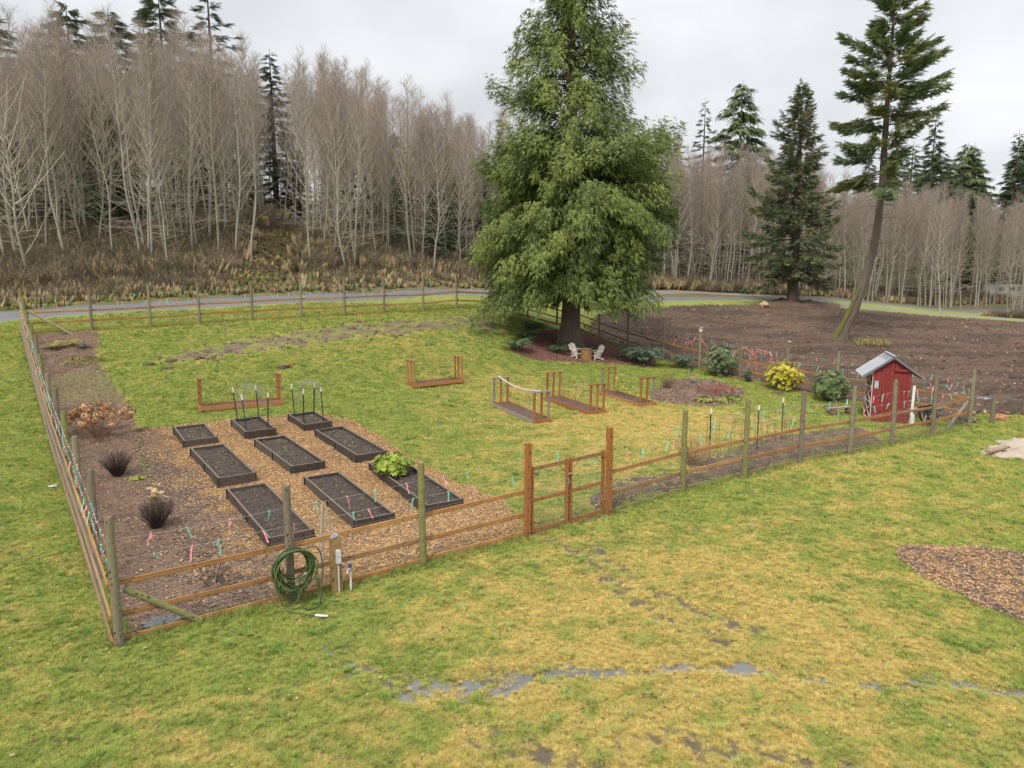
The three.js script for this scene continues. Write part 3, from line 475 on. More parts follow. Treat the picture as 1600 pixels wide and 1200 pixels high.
BEDS.forEach(([label, q], k) => {
  const c = [(q[0][0] + q[1][0] + q[2][0] + q[3][0]) / 4, (q[0][1] + q[1][1] + q[2][1] + q[3][1]) / 4], far = [(q[0][0] + q[1][0]) / 2, (q[0][1] + q[1][1]) / 2], near = [(q[2][0] + q[3][0]) / 2, (q[2][1] + q[3][1]) / 2];
  const L = Math.hypot(far[0] - near[0], far[1] - near[1]), W = .93, ang = Math.atan2(far[1] - near[1], far[0] - near[0]), H = .27, w = .04;
  const o = laid('raised_bed', 'dark timber box, ' + label, 'raised bed', c, ang, L, 'raised beds on the wood chips'); bedAt.push({ c, ang, L, o });
  const R = rng(60 + k);
  for (const s of [-1, 1]) {
    mesh('side_board', new GB().box(L, H, w, M4(0, H / 2 - .02, s * (W / 2 - w / 2), E3(0, 0, (R() - .5) * .006), 1)).geo(), M.bed[(k + (s > 0)) % 3], o);
    mesh('end_board', new GB().box(w, H - .004, W - 2 * w, M4(s * (L / 2 - w / 2), H / 2 - .022, 0, E3(0, 0, 0), 1)).geo(), M.bed[(k + 1) % 3], o);
    mesh('top_edge', new GB().box(L + .004, .006, w + .004, M4(0, H - .016, s * (W / 2 - w / 2), E3(0, 0, 0), 1)).geo(), M.bedTop, o);
    mesh('top_edge', new GB().box(w, .006, W - 2 * w - .006, M4(s * (L / 2 - w / 2), H - .019, 0, E3(0, 0, 0), 1)).geo(), M.bedTop, o);
    for (const e of [-1, 1]) mesh('corner_strip', new GB().box(.035, H + .005, .03, M4(e * (L / 2 - .02), H / 2 - .02, s * (W / 2 + .012), E3(0, 0, 0), 1)).geo(), M.bedEnd, o);
    if (L > 2) mesh('batten', new GB().box(.035, H - .02, .022, M4(-.1 + .12 * R(), H / 2 - .02, s * (W / 2 + .012), E3(0, 0, 0), 1)).geo(), M.bedEnd, o);
  }
  const soil = mesh('soil', soilGeo(L - 2 * w - .004, W - 2 * w - .004, k), soilMat, o); soil.position.y = H - .105;
  if ([1, 3, 4, 5, 6, 8].includes(k)) { const wd = new GB(); for (let i = 0; i < 5 + k; i++) { const x = (R() - .5) * (L - .4), z = (R() - .5) * (W - .3); for (let j = 0; j < 7; j++) { const a = R() * TAU, dir = v3(Math.cos(a), .5 + .5 * R(), Math.sin(a)).normalize(); wd.leaf(v3(x + (R() - .5) * .08, H - .1, z + (R() - .5) * .08), dir, v3(-Math.sin(a), 0, Math.cos(a)), .05 + .05 * R(), .025, .3); } } mesh('weeds', wd.geo(), mat(.2, .24, .07), o); }
  // crumbs, bits of straw and chips on the soil
  const bits = [], g = new GB().box(.05, .012, .016).geo(); for (let i = 0; i < 110 * L; i++) { const a = R(), pale = R() < .22; bits.push({ m: M4((R() - .5) * (L - .14), H - .09 + .02 * R(), (R() - .5) * (W - .16), E3(R() * 3, R() * 6, R() * 3), .25 + R() * .75), c: pale ? [.3, .22, .15] : [.05 + a * .08, .04 + a * .062, .035 + a * .052] }); }
  stuffMesh('soil_crumbs', g, mat(1, 1, 1), bits, o);
});
// metal posts with white tips
function tPost(parent, x, y, z, H, name = 'metal_post') { const p = mesh(name, new GB().box(.035, H, .008, M4(0, H / 2, 0, E3(0, 0, 0), 1)).box(.008, H, .03, M4(0, H / 2, .016, E3(0, 0, 0), 1)).geo(), M.steel, parent); p.position.set(x, y, z); const t = mesh('white_tip', new GB().box(.04, .16, .014, M4(0, H - .07, -.001, E3(0, 0, 0), 1)).box(.014, .16, .038, M4(0, H - .07, .016, E3(0, 0, 0), 1)).geo(), M.white, p); return p; }
[[7, 'left'], [8, 'right']].forEach(([k, side], n) => {
  const b = bedAt[k], o = laid('wire_arch', `four white tipped posts carrying a wire mesh arch over the ${side} short bed`, 'trellis', b.c, b.ang, b.L); o.position.y += .12; const sx = b.L / 2 - .32, sz = .34, R = rng(90 + n);
  for (const [i, j] of [[-1, -1], [1, -1], [1, 1], [-1, 1]]) { const p = tPost(o, i * sx, 0, j * sz, 1.22 + R() * .06); p.rotation.set((R() - .5) * .05, R() * 3, (R() - .5) * .06 - o.rotation.z); }
  const net = new GB(), arch = (x, t) => { const q = t * Math.PI; return v3(x, .6 + .62 * Math.min(1, Math.sin(q) * 1.4) + .16 * Math.sin(q), -Math.cos(q) * sz * 1.04); };
  for (let i = 0; i <= 9; i++) { const pts = []; for (let s = 0; s <= 16; s++) pts.push(arch(lerp(-sx, sx, i / 9), s / 16)); net.tube(pts, .0026, 3, false); }
  for (let s = 0; s <= 20; s++) net.tube([arch(-sx, s / 20), arch(0, s / 20), arch(sx, s / 20)], .0026, 3, false);
  mesh('wire_mesh', net.geo(), M.wire, o);
});
// ---------------------------------------------------------------- trellis planters
const vineMat = mat(.19, .14, .09), leafGreen = mat(.12, .2, .035), leafYellow = mat(.42, .38, .05);
function planter(label, c, ang, L, W, H, opt = {}) {
  const o = laid('trellis_planter', label, 'planter', c, ang, L, 'trellis planters on the lawn'), R = rng(opt.seed), m = opt.mats || M.planter, pm = () => m[Math.floor(R() * m.length)], w = .036, bh = opt.bh || .15;
  for (const s of [-1, 1]) {
    mesh('side_board', new GB().box(L, bh, w, M4(0, bh / 2 - .015, s * (W / 2 - w / 2), E3(0, 0, 0), 1)).geo(), opt.pale && s > 0 ? M.planterGrey : pm(), o);
    mesh('end_board', new GB().box(w, bh - .004, W - 2 * w, M4(s * (L / 2 - w / 2), bh / 2 - .017, 0, E3(0, 0, 0), 1)).geo(), pm(), o);
    for (const j of [-1, 0, 1]) mesh('upright', new GB().box(.042, H, .085, M4(s * (L / 2 - .06), H / 2, j * (W / 2 - .06 - w), E3(0, 0, 0), 1)).geo(), opt.grey && (j + s) % 3 === 0 ? M.planterGrey : pm(), o);
    mesh('cap_rail', new GB().box(.09, .045, W - .03, M4(s * (L / 2 - .06), H + .0235, 0, E3(0, 0, (R() - .5) * .04), 1)).geo(), opt.pale ? M.planterGrey : pm(), o);
  }
  const soil = mesh('soil', soilGeo(L - 2 * w - .004, W - 2 * w - .004, opt.seed, .02), new THREE.MeshStandardMaterial({ color: new THREE.Color().setRGB(.2, .125, .1), map: T.chips, bumpMap: T.chips, bumpScale: .03, roughness: .95 }), o); soil.position.y = bh - .06;
  const wr = new GB(); for (const z of [-W / 3, 0, W / 3]) { const pts = []; for (let s = 0; s <= 8; s++) pts.push(v3(lerp(-L / 2 + .06, L / 2 - .06, s / 8), H - .03 - .08 * Math.sin(s / 8 * Math.PI) * (1 + z), z)); wr.tube(pts, .004, 4, false); }
  for (const h of [.45, .75]) wr.tube([v3(-L / 2 + .06, h, 0), v3(0, h - .03, 0), v3(L / 2 - .06, h, 0)], .003, 4, false);
  mesh('wire', wr.geo(), M.rust, o);
  const vines = new GB(), leaves = new GB();
  for (let k = 0; k < (opt.vines ?? 8); k++) { let p = v3((R() - .5) * (L - .5), bh - .08, (R() - .5) * W * .3); const n = 6 + Math.floor(R() * 4), pts = [p.clone()]; for (let s = 0; s < n; s++) { p = p.clone().add(v3((R() - .5) * .12, H / n * .95, (R() - .5) * .07)); pts.push(p); } vines.tube(pts, t => .007 * (1 - .7 * t), 4, false); for (let s = 2; s < n; s++) { vines.twig(pts[s], pts[s].clone().add(v3((R() - .5) * .5, .05 + R() * .15, (R() - .5) * .25)), .004); if (R() < (opt.leafy || 0)) for (let q = 0; q < 3; q++) { const a = R() * TAU; leaves.leaf(pts[s].clone().add(v3((R() - .5) * .35, (R() - .5) * .1, (R() - .5) * .2)), v3(Math.cos(a), -.3, Math.sin(a)).normalize(), v3(-Math.sin(a), .2, Math.cos(a)).normalize(), .1 + R() * .06, .09, .3); } } }
  mesh('vine', vines.geo(), vineMat, o); if (leaves.p.length) mesh('leaves', leaves.geo(), opt.leafMat || leafGreen, o);
  if (opt.stake) mesh('stake', new GB().tube([v3(.1, .05, 0), v3(.12, .9, .02)], [.022, .016], 6).geo(), M.planterGrey, o);
  return { o, L, W, H };
}
planter('long orange wood planter with end frames behind the raised beds', [-9.81, 26.15], .56, 2.86, .72, 1.08, { seed: 101, vines: 6 });
planter('orange wood planter standing alone on the middle of the lawn', [-3.32, 31.45], .64, 2.5, .74, 1.08, { seed: 102, vines: 7, leafy: .15 });
{ const p = planter('orange planter with a sagging grey pipe along its top and weathered grey rim', [.3, 27.15], -1.055, 3.15, .8, 1.1, { seed: 103, pale: true, grey: true, vines: 9 });
  const pts = []; for (let s = 0; s <= 12; s++) pts.push(v3(lerp(-p.L / 2, p.L / 2, s / 12), p.H + .075 - .17 * Math.sin(s / 12 * Math.PI), .1)); mesh('pipe', new GB().tube(pts, .024, 8).geo(), mat(.55, .55, .56, { roughness: .5 }), p.o);
  const net = new GB(); for (let i = 0; i <= 8; i++) net.tube([v3(.7 + i * .07, .1, .2), v3(.7 + i * .07, .62, .2)], .0025, 3, false); for (let i = 0; i <= 8; i++) net.tube([v3(.7, .1 + i * .065, .2), v3(1.26, .1 + i * .065, .2)], .0025, 3, false); mesh('wire_panel', net.geo(), M.wire, p.o); }
planter('orange planter with a bare stake in its middle, between two other planters', [2.45, 28.55], -1.01, 2.98, .82, 1.12, { seed: 104, vines: 9, stake: true });
planter('orange planter draped with a yellow green leafy vine next to the flower bed', [4.8, 30.35], -1.04, 2.65, .85, 1.15, { seed: 105, vines: 10, leafy: .5, leafMat: leafYellow, grey: true });
// ---------------------------------------------------------------- hose, outlet post, tap, stake frame
{
  const [x, d] = frontPts[1], o = thing('garden_hose', 'green garden hose hung in coils on a mossy front fence post', 'hose', x, d, frontYaw), R = rng(140), hoseM = mat(.05, .085, .025, { roughness: .5 }), hoseP = mat(.12, .17, .06, { roughness: .45 }), z = .2;
  mesh('hanger', new GB().box(.2, .05, .14, M4(0, .98, .12, E3(0, 0, 0), 1)).geo(), M.black, o);
  for (let k = 0; k < 15; k++) { const pts = [], rw = .24 + R() * .16, rh = .25 + R() * .2, top = 1.04 - R() * .05, tl = (R() - .5) * .14; for (let s = 0; s <= 30; s++) { const q = s / 30 * TAU; pts.push(v3(Math.sin(q) * rw * (1 + .15 * Math.cos(q)) + tl * (1 - Math.cos(q)) * .5, top - rh * (1 - Math.cos(q)) , z + (k - 7) * .012 + .04 * Math.sin(q * 2 + k) * (1 - Math.cos(q)) * .5)); } mesh('coil', new GB().tube(pts, .0145, 6, false).geo(), k % 3 ? hoseM : hoseP, o); }
  const tails = [[[-.05, 1.02, .26], [-.3, .8, .3], [-.36, .4, .3], [-.22, .06, .36], [.0, .03, .66], [.16, .03, .86]], [[.05, 1.02, .24], [.3, .85, .26], [.4, .5, .28], [.44, .1, .3], [.62, .02, .46], [.86, .02, .52]], [[.1, .5, .26], [.02, .2, .3], [.08, .02, .46], [.3, .02, .5], [.38, .2, .34], [.34, .6, .28]], [[.1, 1, .24], [.42, .98, .2], [.5, .7, .24], [.44, .25, .3], [.36, .02, .44]], [[-.2, .75, .26], [-.3, .3, .3], [-.24, .1, .34], [-.05, .12, .36], [.12, .35, .3]]];
  tails.forEach((t, k) => mesh('tail', new GB().tube(new THREE.CatmullRomCurve3(t.map(q => v3(...q))).getPoints(26), .0125, 6).geo(), k < 2 ? hoseP : hoseM, o));
  mesh('connector', new GB().tube([v3(.14, .03, .83), v3(.2, .032, .9), v3(.3, .03, .98)], [.02, .022, .015], 8).geo(), M.white, o);
}
{
  const o = thing('outlet_post', 'wide timber post with a grey electric outlet box and conduit, in the front fence', 'post', -3.22, 12.72, frontYaw), gm = mat(.5, .53, .53, { roughness: .45 });
  mesh('board', new GB().box(.2, 1.16, .09, M4(0, .5, .02, E3(0, 0, 0), 1)).geo(), wood(.38, .235, .1), o);
  mesh('cap', new GB().box(.1, .03, .1, M4(0, 1.095, .02, E3(0, .3, .2), 1)).tube([v3(-.07, 1.075, .03), v3(-.02, 1.13, .03), v3(.06, 1.09, .03)], .014, 6).geo(), mat(.3, .36, .45, { roughness: .4 }), o);
  const b = mesh('outlet_box', new GB().box(.08, .25, .06, M4(.02, .72, .096, E3(0, 0, 0), 1)).geo(), gm, o); mesh('cover', new GB().box(.086, .115, .012, M4(.02, .785, .133, E3(0, 0, 0), 1)).box(.086, .115, .012, M4(.02, .66, .133, E3(0, 0, 0), 1)).geo(), mat(.56, .6, .6, { roughness: .4 }), b);
  mesh('conduit', new GB().tube([v3(.02, -.05, .09), v3(.02, .6, .09)], .017, 8).geo(), gm, o);
  const f = thing('water_tap', 'white standpipe tap with a blue handle beside the outlet post', 'tap', -3.0, 12.86, frontYaw); f.position.add(v3(.03, 0, .08));
  mesh('pipe', new GB().tube([v3(0, -.05, 0), v3(.01, .4, 0)], .018, 8).geo(), M.white, f); mesh('valve', new GB().tube([v3(0, .38, 0), v3(0, .43, 0)], .035, 8).tube([v3(0, .42, 0), v3(-.07, .4, .05), v3(-.08, .36, .06)], .018, 8).geo(), mat(.5, .46, .42, { metalness: .6, roughness: .4 }), f); mesh('handle', new GB().box(.05, .09, .045, M4(0, .47, 0, E3(.2, 0, 0), 1)).geo(), mat(.03, .09, .3, { roughness: .4 }), f);
}
{ const o = thing('stake_frame', 'pale weathered A shaped stake frame behind the outlet post', 'trellis', -3.66, 13.7, frontYaw), m = wood(.5, .44, .36); const top = v3(.0, 1.28, 0); for (const [x, z] of [[-.16, .1], [.2, .12], [.05, -.25]]) mesh('stake', new GB().beam(v3(x, -.05, z), top.clone().add(v3(x * .12, .02, z * .12)), .03, .02).geo(), m, o); for (const h of [.3, .55, .8, 1.02]) { const k = 1 - h / 1.28; mesh('rung', new GB().beam(v3(-.16 * k - .03, h, .1 * k + .012), v3(.2 * k + .03, h + .02, .12 * k + .012), .012, .016).geo(), m, o); } }
// ---------------------------------------------------------------- shed
{
  const ang = -.285, o = thing('garden_shed', 'small red shed with white trim and a grey metal roof inside the fence corner', 'shed', 14.1, 26.93, ang), W = 1.28, D = 1.36, H = 1.97, A = 2.43;
  const red = [[.3, .038, .037], [.285, .035, .034], [.293, .036, .034], [.31, .042, .04]].map(c => mat(...c, { roughness: .75, map: T.grain, bumpMap: T.grain, bumpScale: .004 })), wt = mat(.68, .64, .64, { roughness: .6 }), roofM = mat(.5, .53, .57, { metalness: .45, roughness: .45 });
  const top = x => A - (A - H) * Math.abs(x) / (W / 2);
  const plank = (x0, x1, z, out) => { const g = new GB(), zz = z + out, pts = x0 < 0 && x1 > 0 ? [[x0, 0], [x1, 0], [x1, top(x1)], [0, A], [x0, top(x0)]] : [[x0, 0], [x1, 0], [x1, top(x1)], [x0, top(x0)]]; const s = new THREE.Shape(pts.map(([a, b]) => new THREE.Vector2(a, b))); const e = new THREE.ExtrudeGeometry(s, { depth: .02, bevelEnabled: false }); e.translate(0, 0, zz - .01); const uv = e.attributes.uv, p = e.attributes.position; for (let i = 0; i < p.count; i++) uv.setXY(i, p.getY(i), p.getX(i) + p.getZ(i)); return e; };
  mesh('floor_skid', new GB().box(W - .1, .1, .09, M4(0, -.02, -.2, E3(0, 0, 0), 1)).box(W - .1, .1, .09, M4(0, -.02, -D + .2, E3(0, 0, 0), 1)).geo(), M.post[1], o);
  const n = 9; for (let k = 0; k < n; k++) { const x0 = -W / 2 + W * k / n, x1 = -W / 2 + W * (k + 1) / n; for (const z of [0, -D]) mesh('wall_board', plank(x0 + .005, x1 - .005, z, 0), red[(k * 7) % 4], o); }
  for (const s of [-1, 1]) for (let k = 0; k < n; k++) { const z = -.012 - (D - .024) * (k + .5) / n; mesh('wall_board', new GB().box(.02, H - .02, (D - .024) / n - .006, M4(s * (W / 2 - .01), H / 2, z, E3(0, 0, 0), 1)).geo(), red[(k * 3 + 1) % 4], o); }
  const backing = new GB().box(.008, H - .06, D - .06, M4(-W / 2 + .024, H / 2, -D / 2, E3(0, 0, 0), 1)).box(.008, H - .06, D - .06, M4(W / 2 - .024, H / 2, -D / 2, E3(0, 0, 0), 1)).box(W - .06, H - .04, .008, M4(0, H / 2, -.016, E3(0, 0, 0), 1)).geo(); mesh('inner_lining', backing, red[1], o);
  // white crossed battens on the left side
  const bx = -W / 2 - .012, B = (z0, y0, z1, y1, w = .055) => mesh('white_batten', new GB().beam(v3(bx, y0, z0), v3(bx, y1, z1), w, .02, v3(1, 0, 0)).geo(), wt, o);
  B(-.03, .03, -.03, H - .03); B(-D + .03, .03, -D + .03, H - .03);
  for (const [a, b] of [[.07, .68], [.7, 1.25], [1.27, 1.9]]) { const e = mesh('white_batten', new GB().beam(v3(bx - .004, a, -.06), v3(bx - .004, b, -D + .06), .05, .016, v3(1, 0, 0)).geo(), wt, o); mesh('white_batten', new GB().beam(v3(bx - .008, b, -.06), v3(bx - .008, a, -D + .06), .05, .016, v3(1, 0, 0)).geo(), wt, o); }
  for (const y of [.05, .69, 1.26, 1.92]) mesh('white_batten', new GB().beam(v3(bx + .003, y, -.06), v3(bx + .003, y, -D + .06), .05, .018, v3(1, 0, 0)).geo(), wt, o);
  // roof: two slopes of ribbed metal sheet with pale edge trim
  const sl = (A - H) / (W / 2), roof = new THREE.Group(); roof.name = 'roof'; o.add(roof);
  for (const s of [-1, 1]) {
    const ov = .37, xe = W / 2 + ov, ye = A + .05 - sl * xe, g = new GB(), N = 44, z0 = .14, z1 = -D - .16; const row = t => { const z = lerp(z0, z1, t), y = .012 * Math.pow(Math.abs(Math.cos(t * Math.PI * 8)), 6); return [v3(0, A + .055 + y, z), v3(s * xe, ye + .005 + y, z)]; };
    for (let k = 0; k < N; k++) { const [a, b] = row(k / N), [c, e] = row((k + 1) / N); s > 0 ? g.quad(a, b, e, c) : g.quad(b, a, c, e); }
    mesh('metal_sheet', g.geo(), roofM, roof);
    mesh('roof_deck', new GB().beam(v3(s * .01, A + .035, -D / 2 - .01), v3(s * xe, ye - .016, -D / 2 - .01), D + .26, .024).geo(), M.bedEnd, roof);
    for (const z of [z0 - .005, z1 + .005]) mesh('barge_board', new GB().beam(v3(s * .005, A + .03, z), v3(s * (xe + .01), ye - .03, z), .022, .07).geo(), z > 0 ? mat(.16, .17, .2) : wt, roof);
    mesh('eave_board', new GB().beam(v3(s * (xe + .012), ye - .02, z0), v3(s * (xe + .012), ye - .02, z1), .022, .07).geo(), wt, roof);
    for (const z of [-.02, -D + .02]) mesh('bracket', new GB().beam(v3(s * W / 2, H - .06, z), v3(s * (xe - .03), ye - .05, z), .05, .06).geo(), s > 0 ? red[0] : wt, roof);
  }
  mesh('ridge_cap', new GB().beam(v3(0, A + .088, .15), v3(0, A + .088, -D - .17), .1, .02).geo(), roofM, roof);
  mesh('shelf_board', new GB().box(.62, .09, .07, M4(.34, H + .02, .045, E3(0, 0, -.04), 1)).geo(), red[0], o);
  mesh('sign_plate', new GB().box(.14, .3, .02, M4(-W / 2 + .12, 1.42, .022, E3(0, 0, .02), 1)).geo(), mat(.3, .33, .36), o); mesh('sign_bar', new GB().box(.02, .22, .012, M4(-W / 2 + .09, 1.42, .038, E3(0, 0, 0), 1)).box(.02, .2, .012, M4(-W / 2 + .15, 1.42, .038, E3(0, 0, 0), 1)).geo(), M.white, o);
  const pv = thing('white_board', 'long white board standing upright against the right side of the red shed', 'board', 14.86, 26.8, ang); mesh('board', new GB().box(.09, 1.48, .03, M4(0, .72, 0, E3(0, 0, -.02), 1)).box(.12, .42, .05, M4(.03, .18, .05, E3(0, 0, .02), 1)).geo(), M.white, pv);
  const wb = thing('wheelbarrow', 'black wheelbarrow tipped on its front beside the red shed', 'wheelbarrow', 15.32, 26.72, .5), bm = mat(.02, .023, .026, { roughness: .35 });
  const tray = new GB(), q = (y, r, z) => [v3(-r, y, z - r * .8), v3(r, y, z - r * .8), v3(r, y, z + r * .8), v3(-r, y, z + r * .8)], lo = q(.0, .2, 0), hi = q(.3, .38, 0); for (let i = 0; i < 4; i++) tray.quad(lo[i], lo[(i + 1) % 4], hi[(i + 1) % 4], hi[i]); tray.quad(lo[0], lo[1], lo[2], lo[3]); const tm = mesh('tray', tray.geo(), bm, wb); tm.rotation.set(1.15, 0, .2); tm.position.set(0, .36, -.1);
  for (const s of [-.22, .22]) mesh('handle', new GB().beam(v3(s - .25, .03, .35), v3(s + .35, .68, -.35), .035, .04).geo(), M.gate, wb); mesh('wheel', new THREE.TorusGeometry(.15, .045, 8, 20).translate(.42, .19, -.1), bm, wb); mesh('leg', new GB().tube([v3(-.2, .02, .1), v3(-.1, .4, .1)], .014, 6).tube([v3(.2, .02, .25), v3(.1, .4, .15)], .014, 6).geo(), wt, wb);
  const pk = thing('plank_stack', 'weathered plank resting on two log rounds left of the red shed', 'plank', 13.0, 28.6, .2); for (const x of [-.35, .4]) mesh('log_round', new GB().tube([v3(x, .12, -.14), v3(x, .12, .16)], .125, 12).geo(), wood(.36, .2, .11), pk); mesh('plank', new GB().box(1.25, .04, .22, M4(0, .27, 0, E3(0, 0, .02), 1)).geo(), M.planterGrey, pk);
}
// ---------------------------------------------------------------- pink hoops beyond the right fence
const hoopM = mat(.7, .16, .14, { roughness: .5 });
[[9.9, 42.6], [10.6, 42.0], [12.35, 39.0], [13.1, 38.3]].forEach(([x, d], k) => { const o = thing('garden_hoop', ['arched pink pipe hoop farthest left beyond the right fence', 'second pink hoop beyond the fence, just left of a post', 'third pink hoop beyond the fence, just right of a post', 'rightmost pink hoop beyond the fence, near the brown birdhouse post'][k], 'hoop', x, d, -.35), pts = []; for (let s = 0; s <= 24; s++) { const q = s / 24 * Math.PI; pts.push(v3(-Math.cos(q) * .72, 1.35 * Math.pow(Math.sin(q), .8) - .04, 0)); } mesh('hoop', new GB().tube(pts, .019, 6).geo(), hoopM, o); });
// ---------------------------------------------------------------- low red metal frame, bird feeder stand
{ const o = thing('grid_stand', 'low rust red square grid frame on short legs in the flower bed', 'stand', 9.15, 32.6, .35), m = mat(.3, .11, .085, { roughness: .7 }); for (const s of [-1, 0, 1]) { mesh('bar', new GB().beam(v3(-.62, .34, s * .5), v3(.62, .34, s * .5), .05, .04).geo(), m, o); mesh('bar', new GB().beam(v3(s * .6, .345, -.52), v3(s * .6, .345, .52), .05, .04).geo(), m, o); } for (const [i, j] of [[-1, -1], [1, -1], [1, 1], [-1, 1]]) mesh('leg', new GB().box(.08, .36, .08, M4(i * .58, .16, j * .48, E3(0, 0, 0), 1)).geo(), m, o); mesh('leg', new GB().box(.13, .3, .13, M4(-.25, .17, .48, E3(0, 0, 0), 1)).geo(), m, o); }
{ const o = thing('bird_feeder', 'wire bird feeder stand with a dark flat roof in the flower bed', 'bird feeder', 8.5, 34.4, 0); for (const x of [-.16, .16]) mesh('pole', new GB().tube([v3(x, -.05, 0), v3(x, .95, 0)], .009, 5).geo(), M.wire, o); mesh('ring', new THREE.TorusGeometry(.18, .008, 5, 18).rotateX(Math.PI / 2).translate(0, .35, 0), M.wire, o); mesh('roof', new GB().tube([v3(0, .95, 0), v3(0, 1.0, 0), v3(0, 1.06, 0)], [.24, .2, .02], 12).geo(), mat(.09, .075, .065), o); mesh('hopper', new GB().box(.08, .14, .08, M4(0, .72, 0, E3(0, 0, 0), 1)).geo(), mat(.06, .16, .12), o); }
// ---------------------------------------------------------------- chairs and stump table under the cedar
function lowChair(label, x, d, turn) { const o = thing('garden_chair', label, 'chair', x, d, turn, 'chairs under the cedar'), m = wood(.78, .7, .63); for (let k = 0; k < 5; k++) mesh('seat_slat', new GB().box(.5, .018, .075, M4(0, .25 - k * .008, .2 - k * .09, E3(0, 0, 0), 1)).geo(), m, o); for (const s of [-1, 1]) { mesh('leg', new GB().box(.04, .46, .07, M4(s * .27, .22, .22, E3(0, 0, 0), 1)).geo(), m, o); mesh('leg', new GB().beam(v3(s * .25, .24, .24), v3(s * .25, .02, -.36), .035, .08).geo(), m, o); mesh('armrest', new GB().box(.1, .022, .6, M4(s * .29, .46, .02, E3(.06, 0, 0), 1)).geo(), m, o); } for (let k = 0; k < 5; k++) mesh('back_slat', new GB().beam(v3((k - 2) * .095, .22, -.16), v3((k - 2) * .11, .8 - Math.abs(k - 2) * .04, -.42), .075, .016, v3(1, 0, 0)).geo(), m, o); return o; }
lowChair('pale wooden garden chair left of the stump table under the cedar', 3.5, 39.35, .75);
lowChair('pale wooden garden chair right of the stump table under the cedar', 4.52, 39.5, -1.1);
{ const o = thing('stump_table', 'honey coloured log stump used as a table between two chairs', 'stump', 4.0, 39.2, 0); mesh('log', new GB().tube([v3(0, -.05, 0), v3(0, .1, 0), v3(0, .58, 0)], [.33, .31, .3], 16).geo(), wood(.36, .2, .06), o); mesh('top', new GB().tube([v3(0, .575, 0), v3(0, .6, 0)], .325, 18).geo(), wood(.3, .22, .16), o); }
// ---------------------------------------------------------------- tarp with board, stones
{ const o = thing('canvas_tarp', 'crumpled cream canvas tarp spread on the grass at the right edge', 'tarp', 16.6, 22.9, 0), g = new THREE.PlaneGeometry(1, 1, 90, 60); g.rotateX(-Math.PI / 2); const p = g.attributes.position, C = [[14.5, 22.35], [16.9, 24.55], [20.5, 24.3], [18.2, 20.1]]; for (let i = 0; i < p.count; i++) { const s = p.getX(i) + .5, t = p.getZ(i) + .5, a = onLine(C[0], C[3], s), b = onLine(C[1], C[2], s), e = Math.min(s, 1 - s, t, 1 - t); let [x, d] = onLine(a, b, t); x += .25 * fbm(x * .9, d * .9, 3); d += .3 * fbm(x * 1.1 + 7, d * .9, 3); const fold = Math.abs(fbm(x * 1.2 + d * .5, d * .9 - x * .3, 4)), h = .02 + .2 * smooth(0, .12, e) * Math.pow(fold, 1.15) + .05 * smooth(0, .1, e); p.setXYZ(i, x - 16.6, G(x, d) + h - o.position.y, -d + 22.9); } g.computeVertexNormals(); mesh('canvas', g, new THREE.MeshStandardMaterial({ color: new THREE.Color().setRGB(.52, .44, .35), roughness: .85, side: THREE.DoubleSide, map: T.asphalt }), o);
  const b = thing('loose_board', 'brown board lying on the corner of the canvas tarp', 'board', 15.25, 22.45, .5, null, .16); mesh('board', new GB().box(1.1, .06, .17, M4(0, .03, 0, E3(.1, 0, .04), 1)).geo(), wood(.38, .27, .18), b); }
function rock(label, x, d, r, col, seed, lift = 0, name = 'stone') { const o = thing(name, label, 'stone', x, d, 0, null, lift), g = new THREE.IcosahedronGeometry(r, 3), p = g.attributes.position; for (let i = 0; i < p.count; i++) { const a = v3(p.getX(i), p.getY(i), p.getZ(i)), k = 1 + .3 * n3(a.x / r * .9 + seed, a.y / r * .9, a.z / r * .9) + .1 * n3(a.x / r * 3, a.y / r * 3 + seed, a.z / r * 3); p.setXYZ(i, a.x * k, a.y * k * .65 + r * .35, a.z * k); } g.computeVertexNormals(); mesh('rock', g, mat(...col, { bumpMap: T.crumb, bumpScale: .01 }), o); return o; }
rock('tan boulder at the foot of the spruce mound', 22, 64.4, .42, [.45, .33, .2], 3, .1);
rock('reddish stone beside the lone stub post', 18.75, 27.6, .22, [.42, .2, .12], 8);
